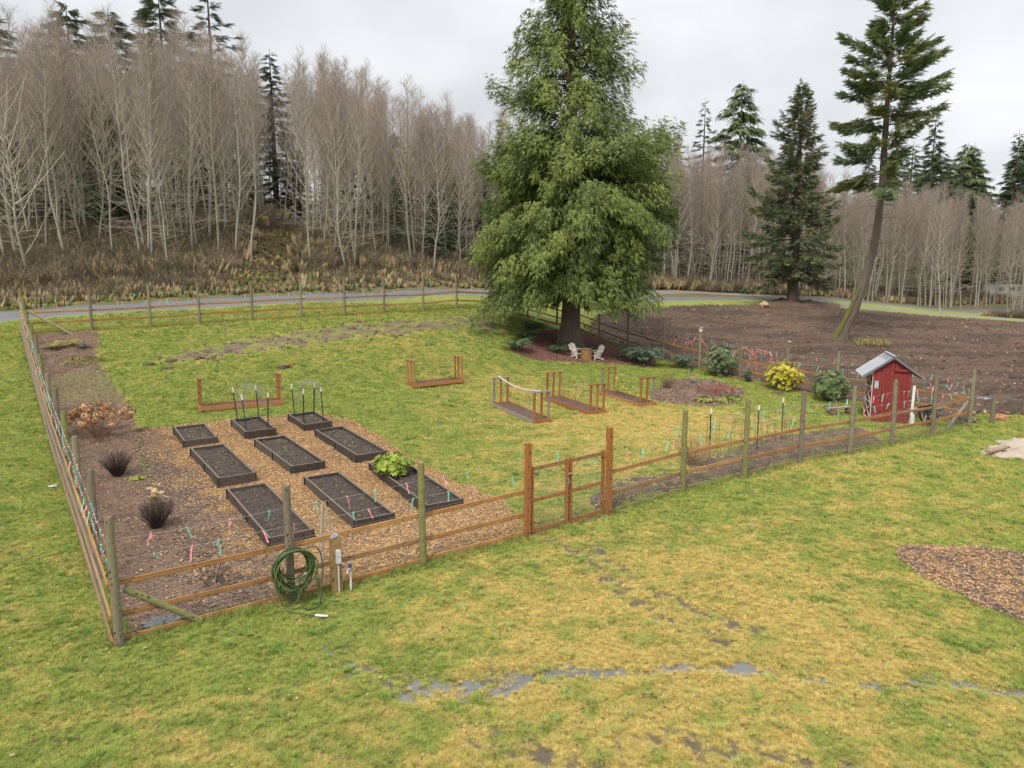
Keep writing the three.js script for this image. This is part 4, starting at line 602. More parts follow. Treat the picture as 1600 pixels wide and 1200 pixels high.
{ const o = thing('stone_edged_bed', 'small plant bed edged with mossy dark stones inside the gate', 'plant bed', 2.85, 17.7, 0), R = rng(161), ring = []; for (let k = 0; k < 15; k++) { const q = k / 15 * TAU + .1, x = 2.85 + Math.cos(q) * .85 + Math.sin(q) * .1, d = 17.75 + Math.sin(q) * .62 + Math.cos(q) * .42; ring.push([x, d]); const g = new THREE.IcosahedronGeometry(.15, 2), p = g.attributes.position; for (let i = 0; i < p.count; i++) { const a = v3(p.getX(i), p.getY(i), p.getZ(i)).normalize(), f = 1 + .35 * n3(a.x * 1.1 + k * 3, a.y, a.z); p.setXYZ(i, a.x * .16 * f, a.y * .06 * f + .03, a.z * .1 * f); } g.computeVertexNormals(); const m = mesh('edging_stone', g, R() < .55 ? mat(.2, .2, .07, { bumpMap: T.crumb, bumpScale: .01 }) : mat(.12, .1, .08, { bumpMap: T.crumb, bumpScale: .01 }), o); m.position.copy(V(x, d, 0).sub(o.position)); m.rotation.y = q + 1.57; }
  const lv = new GB(); for (let k = 0; k < 240; k++) { const q = R() * TAU, r = Math.sqrt(R()) * .8, x = 2.85 + Math.cos(q) * r, d = 17.75 + Math.sin(q) * r * .7 + Math.cos(q) * r * .4, a = R() * TAU; lv.leaf(V(x, d, .03).sub(o.position), v3(Math.cos(a), .3 + R() * .6, Math.sin(a)).normalize(), v3(-Math.sin(a), 0, Math.cos(a)), .09 + R() * .07, .03, .3); } mesh('leaves', lv.geo(), mat(.2, .21, .07), o); }
// white tipped posts and raspberry canes along the vegetable bed
[[5.85, 21.2, 'leftmost white tipped metal post in the vegetable bed'], [7.55, 22.1, 'middle white tipped metal post in the vegetable bed, right of a fence post'], [8.75, 23.3, 'rightmost white tipped metal post in the vegetable bed']].forEach(([x, d, l], k) => { const o = thing('metal_stake', l, 'post', x, d, .3 + k, 'metal posts in the vegetable bed'); tPost(o, 0, -.05, 0, 1.5, 'stake'); });
{ const wires = thing('cane_wires', 'thin wires strung between the white tipped posts', 'wire', 5.85, 21.2), b = wires.position, g = new GB(); for (const h of [.5, .9, 1.2]) g.tube([V(5.85, 21.2, h).sub(b), V(7.55, 22.1, h).sub(b), V(8.75, 23.3, h).sub(b)], .003, 4, false); mesh('wire', g.geo(), M.wire, wires); }

// ---------------------------------------------------------------- conifers: trunk, limbs, and sprays of foliage set along every limb
const barkC = mat(.16, .125, .1, { map: T.bark, bumpMap: T.bark, bumpScale: .03 });
function sprayGeo(kind, seed) {          // one spray, stem along +x, about 1 m long
  const g = new GB(), R = rng(seed), up = v3(0, 1, 0);
  if (kind === 'cedar') {                // flat drooping fan of scale leaves
    const at = t => v3(t * .95, -.5 * t * t, 0);
    for (let k = 0; k < 13; k++) { const t = .06 + k / 13 * .9, o = at(t), L = (.36 - .24 * t) * (.8 + R() * .5); for (const s of [-1, 1]) { const dir = v3(.75, -.35 - .7 * t - R() * .25, s * (.85 - .3 * t)).normalize(); g.leaf(o, dir, dir.clone().cross(up).normalize().multiplyScalar(1), L, L * .22, .25); } }
    g.leaf(at(.8), v3(.6, -.8, 0).normalize(), v3(0, 0, 1), .3, .09, .2);
  } else {                               // fir and spruce: bristly shoots in a shallow spread
    for (let k = 0; k < 8; k++) { const t = k / 8, o = v3(t * .85, -.05 * t, 0), L = (.42 - .26 * t) * (.8 + R() * .4); for (const s of [-1, 1]) { const dir = v3(.8, -.1 + (R() - .6) * .35, s * .75).normalize(), sd = dir.clone().cross(up).normalize(); g.leaf(o, dir, sd, L, L * .2, .12); g.leaf(o, dir.clone().add(v3(0, .25, s * -.2)).normalize(), v3(0, 1, 0).cross(dir).cross(dir).normalize(), L * .8, L * .16, .1); } }
    g.leaf(v3(.7, 0, 0), v3(1, .05, 0), v3(0, 0, 1), .32, .08, .1);
  }
  return g.geo();
}
const SPRAY = { cedar: [sprayGeo('cedar', 1), sprayGeo('cedar', 2)], fir: [sprayGeo('fir', 3), sprayGeo('fir', 4)] };
const leafMat = o => new THREE.MeshStandardMaterial({ color: 0xffffff, roughness: .75, side: THREE.DoubleSide, ...o });
const foliageM = leafMat();
function conifer(o, c) {
  // c: axis(h) -> Vector3 on the trunk, H, r(h), reach(h, az), limbs [h...], rise(h), droop, kind, size, per, tone(R), seed, minFoliage
  const R = rng(c.seed), trunk = new GB(), pts = [], rad = [], n = c.rough ? 90 : 22;
  for (let k = 0; k <= n; k++) { const h = c.H * Math.pow(k / n, 1.35); pts.push(c.axis(h)); rad.push(c.r(h)); } pts[0].y -= .25; trunk.tube(pts, rad, c.rough ? 36 : 14);
  const tg = trunk.geo();
  if (c.rough) { const p = tg.attributes.position, nn = tg.attributes.normal; for (let i = 0; i < p.count; i++) { const x = p.getX(i), y = p.getY(i), z = p.getZ(i), a = Math.atan2(nn.getZ(i), nn.getX(i)), k = c.r(Math.max(0, y)), f = k * (.13 * Math.abs(n3(Math.cos(a) * 3.2, Math.sin(a) * 3.2, y * .35 + c.seed)) + .06 * n3(Math.cos(a) * 7, Math.sin(a) * 7, y * 1.4) + (y < 1.2 ? .28 * Math.max(0, n3(Math.cos(a) * 1.4, Math.sin(a) * 1.4, 3)) * (1.2 - y) : 0)); p.setXYZ(i, x + nn.getX(i) * f, y + nn.getY(i) * f, z + nn.getZ(i) * f); } tg.computeVertexNormals(); }
  mesh('trunk', tg, c.bark || barkC, o);
  const limbs = new GB(), lists = [[], []], X = v3(1, 0, 0), q = new THREE.Quaternion(), up = v3(0, 1, 0);
  c.limbs.forEach((h, k) => {
    const az = k * 2.39996 + (R() - .5) * .9, L = c.reach(h, az) * (c.vary ? 1 - c.vary * R() : .72 + .36 * R()); if (L < .12) return;
    const out = v3(Math.cos(az), 0, Math.sin(az)), rise = c.rise(h) + (R() - .5) * (c.wild || .22), side = v3(-out.z, 0, out.x), bend = (R() - .5) * .5, base = c.axis(h), path = [], S = 7;
    for (let s = 0; s <= S; s++) { const t = s / S; path.push(base.clone().addScaledVector(out, L * t).addScaledVector(side, bend * L * t * t * .5).add(v3(0, L * (rise * t - c.droop * t * t + (c.tipUp || 0) * Math.pow(t, 4)), 0))); }
    limbs.tube(path, t => Math.max(.008, (c.limbR || .014) * L * (1 - .85 * t)), 4, false);
    const tone = c.tone(R, h), N = Math.max(3, Math.round((typeof c.per === 'function' ? c.per(h) : c.per) * L));
    for (let s = 0; s < N; s++) {
      const t = c.bareTo + (1 - c.bareTo) * Math.pow(R(), .8), i = Math.min(S - 1, Math.floor(t * S)), f = t * S - i, p = path[i].clone().lerp(path[i + 1], f), tan = path[i + 1].clone().sub(path[i]).normalize(), sg = R() < .5 ? -1 : 1, fan = c.fan * (1 - .5 * t) * R();
      const dir = tan.clone().multiplyScalar(1 - .3 * R()).addScaledVector(side, sg * fan).add(v3(0, c.hang * (R() - .75), 0)).normalize(), sz = c.size * (.6 + .7 * R()) * (c.taperTip ? 1 - .35 * t : 1);
      p.addScaledVector(side, sg * fan * L * c.spread * R() * (1 - t * .6)).add(v3(0, (R() - .6) * (c.thick || .25), 0));
      const zz = dir.clone().cross(up).normalize(), yy = zz.clone().cross(dir).normalize(), roll = (R() - .5) * c.roll, y2 = yy.clone().multiplyScalar(Math.cos(roll)).addScaledVector(zz, Math.sin(roll)), z2 = dir.clone().cross(y2);
      const m = new THREE.Matrix4().makeBasis(dir.clone().multiplyScalar(sz), y2.multiplyScalar(sz), z2.multiplyScalar(sz)).setPosition(p), b = .78 + .44 * R();
      lists[R() < .5 ? 0 : 1].push({ m, c: [tone[0] * b, tone[1] * b, tone[2] * b] });
    }
  });
  mesh('limbs', limbs.geo(), c.limbMat || barkC, o);
  lists.forEach((l, k) => { if (c.merged) return; stuffMesh('crown', SPRAY[c.kind][k], foliageM, l, o); });
  if (c.merged) { const gb = []; lists.forEach((l, k) => l.forEach(e => { const g = SPRAY[c.kind][k].clone().applyMatrix4(e.m), n = g.attributes.position.count, col = new Float32Array(n * 3); for (let i = 0; i < n; i++) col.set(e.c, 3 * i); g.setAttribute('color', new THREE.BufferAttribute(col, 3)); gb.push(g); })); mesh('crown', mergeGeometries(gb), c.mergedMat || farLeafM, o); }
  return o;
}
const farLeafM = leafMat({ vertexColors: true });
const curve1 = P => h => { for (let k = 0; k + 1 < P.length; k++) if (h <= P[k + 1][0]) { const t = (h - P[k][0]) / (P[k + 1][0] - P[k][0]); return lerp(P[k][1], P[k + 1][1], clamp(t)); } return P[P.length - 1][1]; };
const spaced = (a, b, n, R, pow = 1) => Array.from({ length: n }, (_, k) => lerp(a, b, Math.pow((k + R()) / n, pow)));
// the big cedar
{
  const o = thing('cedar_tree', 'huge dense green cedar in the mulch bed, tallest tree of the garden', 'tree', 3.35, 42.8), H = 29.5;
  const wL = curve1([[0, 3], [1.6, 3.2], [3.2, 4.8], [5.3, 5.8], [8.9, 5.5], [10.5, 4.7], [12.4, 4.6], [15.8, 3.9], [19.1, 3.0], [24, 1.7], [29.5, .1]]), wR = curve1([[0, 3], [1.6, 4.0], [3.2, 4.8], [5.3, 5.3], [7.5, 6.1], [9.3, 7.6], [10.6, 5.1], [12.4, 4.4], [15.8, 3.7], [19.1, 2.9], [24, 1.7], [29.5, .1]]);
  const R = rng(200), low = spaced(3.0, 10.6, 430, R), high = spaced(10, 29.2, 360, R);
  const tones = [[.165, .225, .055], [.185, .24, .058], [.145, .2, .055], [.205, .25, .06], [.155, .21, .06]];
  conifer(o, { seed: 201, rough: true, H, axis: h => v3(.1 * Math.sin(h * .25), h, .1 * Math.cos(h * .2) - .1), r: curve1([[-1, .75], [0, .72], [.5, .58], [1.4, .5], [4, .44], [12, .3], [20, .18], [29.5, .02]]), limbs: [...low, ...high], reach: (h, az) => { const k = .5 + .5 * Math.cos(az); return lerp(wL(h), wR(h), k) * (1 + .14 * Math.sin(az * 3 + h * 1.3)); }, rise: h => h < 10 ? (h < 5 ? .22 + (5 - h) * .16 : .22) : .4, droop: .42, tipUp: .12, kind: 'cedar', size: .28, per: h => h < 11 ? 70 : 44, wild: .95, fan: 1.1, hang: 1.1, spread: .4, roll: 1.5, bareTo: .25, thick: 1.1, vary: .36, limbR: .013, tone: RR => tones[Math.floor(RR() * 5)], bark: mat(.4, .31, .24, { map: T.bark, bumpMap: T.bark, bumpScale: .05 }) });
  // buttress ridges at the foot
  for (let k = 0; k < 7; k++) { const q = k / 7 * TAU + .3; mesh('root_flare', new GB().tube([v3(Math.cos(q) * .42, 1.5, Math.sin(q) * .42), v3(Math.cos(q) * .52, .7, Math.sin(q) * .52), v3(Math.cos(q) * .68, .2, Math.sin(q) * .68), v3(Math.cos(q) * .95, -.2, Math.sin(q) * .95)], [.07, .15, .17, .12], 7).geo(), o.children[0].material, o); }
}
// leaning fir on the field
{
  const o = thing('fir_tree', 'tall fir with a bare leaning mossy trunk standing in the brown field', 'tree', 22.25, 50), ax = curve1([[-1, -.45], [0, 0], [1.87, .78], [3.2, 1.17], [4.45, 1.5], [6, 1.78], [7.4, 1.95], [10.3, 2.08], [12.7, 2.08], [15.9, 2.14], [19.5, 2.23], [21.8, 2.27], [25.2, 2.3]]), R = rng(210);
  const wh = [10.4, 11.2, 12.2, 12.9, 14, 14.6, 15.6, 16.2, 17, 17.8, 18.5, 19.3, 20, 20.7, 21.4, 22.1, 22.8, 23.5, 24], limbs = []; wh.forEach(h => { const n = h < 12 ? 4 : 6; for (let k = 0; k < n; k++) limbs.push(h + (R() - .5) * .35); });
  const reach = curve1([[10, 3.4], [12, 3.8], [14, 3.3], [15.5, 4.3], [17, 4.4], [18, 3.1], [19.5, 2.6], [21.5, 1.8], [23, 1.0], [24.2, .2]]);
  conifer(o, { seed: 211, rough: true, H: 24.2, axis: h => v3(ax(h), h, .3 * Math.sin(h * .2)), r: curve1([[-1, .6], [0, .5], [.6, .38], [1.5, .33], [4.5, .26], [10, .19], [13, .18], [18, .11], [22, .06], [24.2, .015]]), limbs, reach: (h, az) => reach(h) * (1 + .2 * Math.sin(az * 2 + h * 2.1)) * (h < 12.5 ? (Math.cos(az) < -.1 ? 1.15 : .45) : 1) * (h < 14 && h > 12.6 ? .8 : 1), rise: h => h < 12 ? -.02 : .2 + (h - 13) * .025, droop: .2, tipUp: .18, kind: 'fir', size: .5, per: 44, vary: .62, wild: .5, fan: 1.1, hang: .9, spread: .42, roll: 1.2, bareTo: .22, thick: .42, limbR: .013, tone: (RR, h) => [[.17, .23, .085], [.2, .25, .09], [.14, .2, .085], [.25, .27, .1]][Math.floor(RR() * 4)], bark: mat(.32, .255, .2, { map: T.bark, bumpMap: T.bark, bumpScale: .05 }) });
  // moss on the upper side of the lean, dead lower limbs
  const moss = new GB(); for (const [a, b, w] of [[.0, 1.2, .24], [1.1, 2.4, .17], [2.2, 3.6, .12]]) { const pts = [], rr = []; for (let s = 0; s <= 6; s++) { const h = lerp(a, b, s / 6); pts.push(v3(ax(h) - .36 + .03 * h, h + .1, .1 + .3 * Math.sin(h * .2) + .12)); rr.push(w * (.5 + .5 * Math.sin(s / 6 * Math.PI)) * (.8 + .4 * R())); } moss.tube(pts, rr, 8); } mesh('moss', moss.geo(), mat(.16, .15, .045, { bumpMap: T.crumb, bumpScale: .03 }), o);
  const dead = new GB(); for (let k = 0; k < 26; k++) { const h = 5.5 + R() * 6, az = R() * TAU, L = .6 + R() * 2.2, b = v3(ax(h), h, .3 * Math.sin(h * .2)), m = b.clone().add(v3(Math.cos(az) * L * .6, L * .02, Math.sin(az) * L * .6)), e = b.clone().add(v3(Math.cos(az) * L, -L * .12, Math.sin(az) * L)); dead.tube([b, m, e], [.035, .022, .006], 4, false); for (let j = 0; j < 5; j++) { const p = m.clone().lerp(e, R()); dead.twig(p, p.clone().add(v3((R() - .5) * .8, -R() * .4, (R() - .5) * .8)), .01); } } mesh('dead_limb', dead.geo(), mat(.24, .18, .13), o);
}
// the spruce behind it
{
  const o = thing('spruce_tree', 'dark bluish spruce with drooping skirts on the earth mound left of the fir', 'tree', 25.6, 67.4), R = rng(220), reach = curve1([[0, 2], [1.8, 4.2], [5, 4.9], [8, 4.5], [10, 3.5], [13, 2.7], [15.5, 2.1], [17.5, 1.2], [19.4, .15]]);
  conifer(o, { seed: 221, rough: true, H: 19.4, axis: h => v3(-.012 * h, h, 0), r: curve1([[-1, .6], [0, .55], [1, .45], [6, .34], [12, .2], [19.4, .02]]), limbs: spaced(2.3, 19.2, 215, R, .95), reach: (h, az) => reach(h) * (1 + .16 * Math.sin(az * 2 + h)) * (Math.cos(az) > .3 && h > 6 ? .8 : 1), rise: h => h < 6 ? -.12 : .05 + h * .012, droop: .34, tipUp: .3, kind: 'fir', size: .52, per: 22, vary: .6, wild: .45, fan: 1.0, hang: 1, spread: .42, roll: 1.2, bareTo: .25, thick: .5, limbR: .012, tone: RR => [[.15, .19, .095], [.175, .21, .1], [.13, .17, .09], [.22, .22, .11]][Math.floor(RR() * 4)] });
}
// ---------------------------------------------------------------- far conifers: four shapes, repeated
function farConifer(seed, H, W, kind, tones, per, shape, n) {
  const o = new THREE.Group(), R = rng(seed), reach = curve1(shape.map(([a, b]) => [a * H, b * W]));
  conifer(o, { seed, H, merged: true, axis: h => v3(0, h, 0), r: curve1([[-1, H * .016], [0, H * .015], [H, .01]]), limbs: spaced(H * .08, H * .99, n, R), reach: (h, az) => reach(h) * (1 + .2 * Math.sin(az * 3 + h)), rise: () => .05, droop: .3, tipUp: .15, kind, size: W * .2, vary: .4, wild: .4, per, fan: 1, hang: .7, spread: .4, roll: 1, bareTo: .2, thick: W * .08, tone: RR => tones[Math.floor(RR() * tones.length)] }); return o;
}
const cone = [[0, .7], [.12, 1], [.5, .62], [.8, .28], [1, .02]], plump = [[0, .7], [.2, 1], [.55, .85], [.8, .5], [.95, .2], [1, .04]], thin = [[0, .6], [.3, 1], [.6, .7], [.75, .75], [.9, .25], [1, .04]];
const darkT = [[.1, .14, .07], [.12, .16, .075], [.085, .12, .065]], cedT = [[.12, .165, .06], [.14, .18, .065], [.1, .14, .055]];
const FAR = [farConifer(301, 20, 3.2, 'fir', darkT, 17, cone, 120), farConifer(302, 20, 3.5, 'cedar', cedT, 20, plump, 130), farConifer(303, 20, 2.3, 'fir', darkT, 15, thin, 85), farConifer(304, 20, 3.4, 'fir', cedT, 17, plump, 120)];
FAR.forEach(o => o.traverse(m => m.isMesh && shade(m)));
function plantFar(kind, x, d, H, label, group, wide = 1) { const o = FAR[kind].clone(); o.name = numbered('conifer_tree'); o.position.set(x, G(x, d) - .1, -d); o.scale.set(H / 20 * wide, H / 20, H / 20 * wide); o.rotation.y = (x * 7.3 + d) % 6.28; scene.add(o); tag(o, label, 'tree', group); return o; }
const skyline = [
  [-55, 79, 24, 3, 'dark conifer rising over the alders at the top left corner', 1.7], [-45.5, 80, 21.5, 3, 'conifer above the alders, second from the left corner', 1.6], [-41.5, 80.5, 21, 3, 'conifer above the alders with a pointed top, third from the left corner', 1.6], [-36, 80, 22.5, 3, 'broad layered conifer top above the left wood', 1.6], [-31, 80, 24, 2, 'thin ragged conifer spire above the left wood', 1.4], [-25.6, 82, 17.6, 0, 'small pointed conifer rising where the left wood dips', 1.4],
  [25.4, 101, 23, 2, 'slim dark conifer spire right of the cedar'], [29.3, 98, 25, 1, 'broad green conifer between the cedar and the spruce', 1.3], [20.6, 104, 19, 2, 'small conifer tip just right of the cedar'], [23.2, 106, 19.5, 2, 'second small conifer tip right of the cedar'], [57.5, 104, 25, 0, 'conifer showing between the branches right of the leaning fir'], [69, 104, 23, 0, 'conifer near the right edge, left of a pair'], [72.4, 104, 24.5, 1, 'conifer at the right edge of the skyline'], [62.5, 108, 18.5, 3, 'low conifer in the right skyline dip'], [65.5, 110, 18, 0, 'low pointed conifer in the right skyline dip'], [60, 112, 17.5, 1, 'low rounded conifer in the right skyline dip'],
  ...[[58, 115, 21], [61.6, 117, 22.5], [64, 113, 20.5], [67, 112, 22], [69.8, 115, 22.5], [74.5, 110, 23], [77.5, 112, 25], [54.5, 116, 20.5], [65.6, 118, 21.5], [72, 118, 21], [46, 116, 15], [42, 112, 16], [36, 112, 17], [16.5, 108, 17], [13.5, 110, 17.5]].map(([x, d, H], k) => [x, d, H, [1, 0, 3][k % 3], 'conifer in the far dark row behind the right hand wood', 1.35]),
];
skyline.forEach(([x, d, H, k, l, w]) => plantFar(k, x, d, H, l, 'conifers above the woods', w || 1));
{ const R = rng(320); for (let k = 0; k < 64; k++) { const left = k < 38, x = left ? -64 + k * 1.78 + R() * 1.2 : 14 + (k - 38) * 2.6 + R() * 1.5, d = left ? 60 + R() * 22 : 96 + R() * 12; const dd = left && Math.abs(x + 22) < 4 ? Math.max(d, 82) : d; plantFar(k % 4, x, dd, left ? 6 + R() * 6 : 9 + R() * 6, left ? 'dark understorey conifer seen between the alder trunks on the hill' : 'dark conifer seen through the far alder wood on the right', left ? 'conifers inside the hill wood' : 'conifers behind the far wood', 1.15); } }
{ const R = rng(330); for (let k = 0; k < 16; k++) plantFar([0, 1, 3][k % 3], -16 + k * 1.5 + R(), 84 + R() * 10, 8 + R() * 5, 'dark conifer closing the view deep behind the alders left of the cedar', 'conifers left of the cedar', 1.5); }
// ---------------------------------------------------------------- bare alders
const barkTones = [[.45, .42, .34], [.37, .36, .27], [.5, .475, .41]].map(c => mat(...c, { map: T.bark, bumpMap: T.bark, bumpScale: .008 })), alderLimb = mat(.42, .375, .3), twigTones = [mat(.25, .205, .175), mat(.28, .215, .175), mat(.235, .2, .165)];
function alder(seed, H, r0, lowest, spreadK) {
  const o = new THREE.Group(), R = rng(seed), tr = new GB(), limb = new GB(), tw = new GB(), wob = [R() * 6, R() * 6], lean = [(R() - .5) * .17, (R() - .5) * .1];
  const ax = h => v3(lean[0] * h + .2 * Math.sin(h * .5 + wob[0]) + .05 * Math.sin(h * 1.3 + wob[1]), h, lean[1] * h + .12 * Math.sin(h * .4 + wob[1]));
  const pts = [], rad = []; for (let k = 0; k <= 14; k++) { const h = H * k / 14; pts.push(ax(h)); rad.push(Math.max(.012, r0 * .76 * (1 - .86 * Math.pow(h / H, 1.05)) + (k === 0 ? .05 : 0))); } pts[0].y = -.3; tr.tube(pts, rad, 7);
  mesh('trunk', tr.geo(), barkTones[seed % 3], o);
  const N = 42; for (let k = 0; k < N; k++) {
    const t = lowest + (1 - lowest) * Math.pow((k + R()) / N, .85), h = H * t * .98, az = k * 2.4 + R(), L = spreadK * (1.1 + 2.1 * Math.sin(Math.PI * Math.pow(clamp((t - lowest) / (1 - lowest)), .7) * .85 + .35)) * (.55 + .6 * R()) * (1.05 - .55 * t), out = v3(Math.cos(az), 0, Math.sin(az)), b = ax(h), P = [], S = 5, up = .8 + .8 * R();
    for (let s = 0; s <= S; s++) { const q = s / S; P.push(b.clone().addScaledVector(out, L * q * .8).add(v3((R() - .5) * .12 * q, L * up * (q * .7 + .45 * q * q), (R() - .5) * .12 * q))); }
    const br = .011 + .009 * L; limb.tube(P, q => br * (1 - .8 * q) + .004, 3, false);
    const up1 = clamp((t - .3) / .4), M1 = 2 + Math.round(5 * up1), M2 = 1 + Math.round(3 * up1); for (let j = 0; j < M1; j++) {
      const q = .15 + .85 * (j + R()) / M1, i = Math.min(S - 1, Math.floor(q * S)), p = P[i].clone().lerp(P[i + 1], q * S - i), a2 = R() * TAU, l = L * (.22 + .3 * R()) * (1.1 - .5 * q) + .25, dir = out.clone().multiplyScalar(.5).add(v3(Math.cos(a2) * .8, .75, Math.sin(a2) * .8)).normalize(), e = p.clone().addScaledVector(dir, l); e.y += .06 * l;
      tw.twig(p, e, .008);
      for (let w = 0; w < M2; w++) { const f = p.clone().lerp(e, .2 + .8 * R()), a3 = R() * TAU, d2 = dir.clone().multiplyScalar(.6).add(v3(Math.cos(a3) * .7, .45 + .3 * R(), Math.sin(a3) * .7)).normalize(); tw.twig(f, f.clone().addScaledVector(d2, .22 + .42 * R()), .0054); }
    }
  }
  for (let k = 0; k < 13; k++) { const h = H * (.1 + .36 * R()), az = R() * TAU, L = .8 + 1.9 * R(), b = ax(h), rise = R() < .3 ? -.1 : .15 + .5 * R(), m = b.clone().add(v3(Math.cos(az) * L * .5, L * rise * .6, Math.sin(az) * L * .5)), e = b.clone().add(v3(Math.cos(az + .2) * L, L * rise * 1.1 + (R() - .5) * .2, Math.sin(az + .2) * L)); limb.tube([b, m, e], [.017, .012, .004], 3, false); for (let j = 0; j < 4; j++) { const p = m.clone().lerp(e, R()), a2 = R() * TAU; limb.twig(p, p.clone().add(v3(Math.cos(a2) * .5, .25 * R(), Math.sin(a2) * .5)), .006); } }
  mesh('limbs', limb.geo(), alderLimb, o); mesh('twigs', tw.geo(), twigTones[seed % 3], o); return o;
}
const ALD = [alder(401, 14, .105, .2, .72), alder(402, 15, .115, .3, .62), alder(403, 13, .09, .2, .75), alder(404, 14.5, .1, .38, .55), alder(405, 13.5, .08, .3, .6), alder(406, 15.2, .125, .24, .7), alder(407, 12.5, .07, .35, .55), alder(408, 14.5, .12, .1, 1.15)];
function plantAlder(k, x, d, s, label, group, rot) { const o = ALD[k].clone(); o.name = numbered('alder_tree'); o.position.set(x, G(x, d), -d); o.scale.set(s * 1.05, s, s * 1.05); o.rotation.y = rot; scene.add(o); return tag(o, label, 'tree', group); }
{
  const R = rng(420), spots = [];
  const put = (x, d, gap) => { for (const [a, b] of spots) if (Math.hypot(x - a, d - b) < gap) return false; spots.push([x, d]); return true; };
  // trunks that stand out along the edge of the hill wood
  plantAlder(7, -30.9, 47.4, 1.0, 'pale alder with long low side branches standing alone at the far left', 'alders at the wood edge', 1.2); put(-30.9, 47.4, 1);
  [[-24.6, 52.4, 5, .98, 'thick pale alder leaning left at the wood edge, left of the trail'], [-22.6, 52.9, 1, 1, 'pale alder at the wood edge among a clump of five trunks'], [-19.9, 54.2, 0, 1, 'straight pale alder just left of the grassy trail'], [-19.0, 54.4, 3, .95, 'thin alder nearest to the left side of the trail'], [-14.9, 55.3, 5, .98, 'stout pale alder on the right side of the trail'], [-12.4, 55.6, 7, .92, 'alder with wide low branches right of the trail'], [-11.8, 56.2, 1, .95, 'alder in the fan shaped clump right of the trail'], [-6.2, 60.3, 0, .9, 'pale alder left of the cedar at the wood edge']].forEach(([x, d, k, s, l], i) => { put(x, d, .5); plantAlder(k, x, d, s, l, 'alders at the wood edge', i * 1.3); });
  const trail = [[-17, 50], [-18.5, 58], [-20, 66], [-22, 80]];
  let n = 0; for (let t = 0; t < 6000 && n < 138; t++) { const d = 49 + 29 * Math.pow(R(), 1.2), x = -d * .78 + R() * (d * .78 + 4.5), [rd] = segDist(x, d, ROAD); if (rd < 6 + R() * 2 || !sideOfRoad(x, d) || segDist(x, d, trail)[0] < 2.2 || !put(x, d, .6)) continue; plantAlder(Math.floor(R() * 7), x, d, (x > -13 ? .86 : .97) + R() * .16 - (d > 66 ? .06 : 0), 'slender bare alder within the dense wood on the left hillside', 'alders of the hillside wood', R() * TAU); n++; }
  n = 0; for (let t = 0; t < 6000 && n < 62; t++) { const d = 79 + 13 * R(), x = 9 + R() * 27; if (!sideOfRoad(x, d) || segDist(x, d, ROAD)[0] < 4.5 || segDist(x, d, SPUR)[0] < 3 || !put(x, d, .8)) continue; plantAlder(Math.floor(R() * 7), x, d, .9 + R() * .14, 'pale trunked bare alder in the wood between the cedar and the spruce', 'alders between cedar and spruce', R() * TAU); n++; }
  n = 0; for (let t = 0; t < 6000 && n < 88; t++) { const d = 74 + 17 * R(), x = 34 + R() * 40; if (segDist(x, d, TRACK)[0] < 3 || segDist(x, d, ROAD)[0] < 2.2 || x > d * .78 + 3 || !put(x, d, .8)) continue; plantAlder(Math.floor(R() * 7), x, d, .76 + R() * .14, 'bare alder in the far wood behind the brown field at the right', 'alders behind the field', R() * TAU); n++; }
  // the alders deeper in, which read as one mass behind the 300 nearest
  const deep = ALD.map(() => []);
  const deepPut = (x, d, s) => deep[Math.floor(R() * 7)].push({ m: M4(x, G(x, d), -d, E3((R() - .5) * .06, R() * TAU, (R() - .5) * .06), [s * 1.05, s, s * 1.05]) });
  n = 0; for (let t = 0; t < 9000 && n < 330; t++) { const d = 53 + 40 * R(), x = -d * .8 + R() * (d * .8 + 7); if (!sideOfRoad(x, d) || segDist(x, d, ROAD)[0] < 7.5 || segDist(x, d, trail)[0] < (d > 74 ? 0 : 2) || !put(x, d, .6)) continue; deepPut(x, d, (x > -13 ? .84 : .93) + R() * .14); n++; }
  n = 0; for (let t = 0; t < 9000 && n < 300; t++) { const d = 80 + 20 * R(), x = 8 + R() * 72; if (segDist(x, d, ROAD)[0] < 2.6 || segDist(x, d, SPUR)[0] < 3 || segDist(x, d, TRACK)[0] < 3 || x > d * .8 + 3 || !put(x, d, .6)) continue; deepPut(x, d, (x > 36 ? .78 : .92) + R() * .14); n++; }
  deep.forEach((l, k) => { if (l.length) ALD[k].children.forEach((m, j) => { const o = stuffMesh(numbered('alder_wood'), m.geometry, m.material, l); o.userData.label = 'bare alders deep in the woods, too dense to tell apart'; o.userData.category = 'wood'; }); });
}

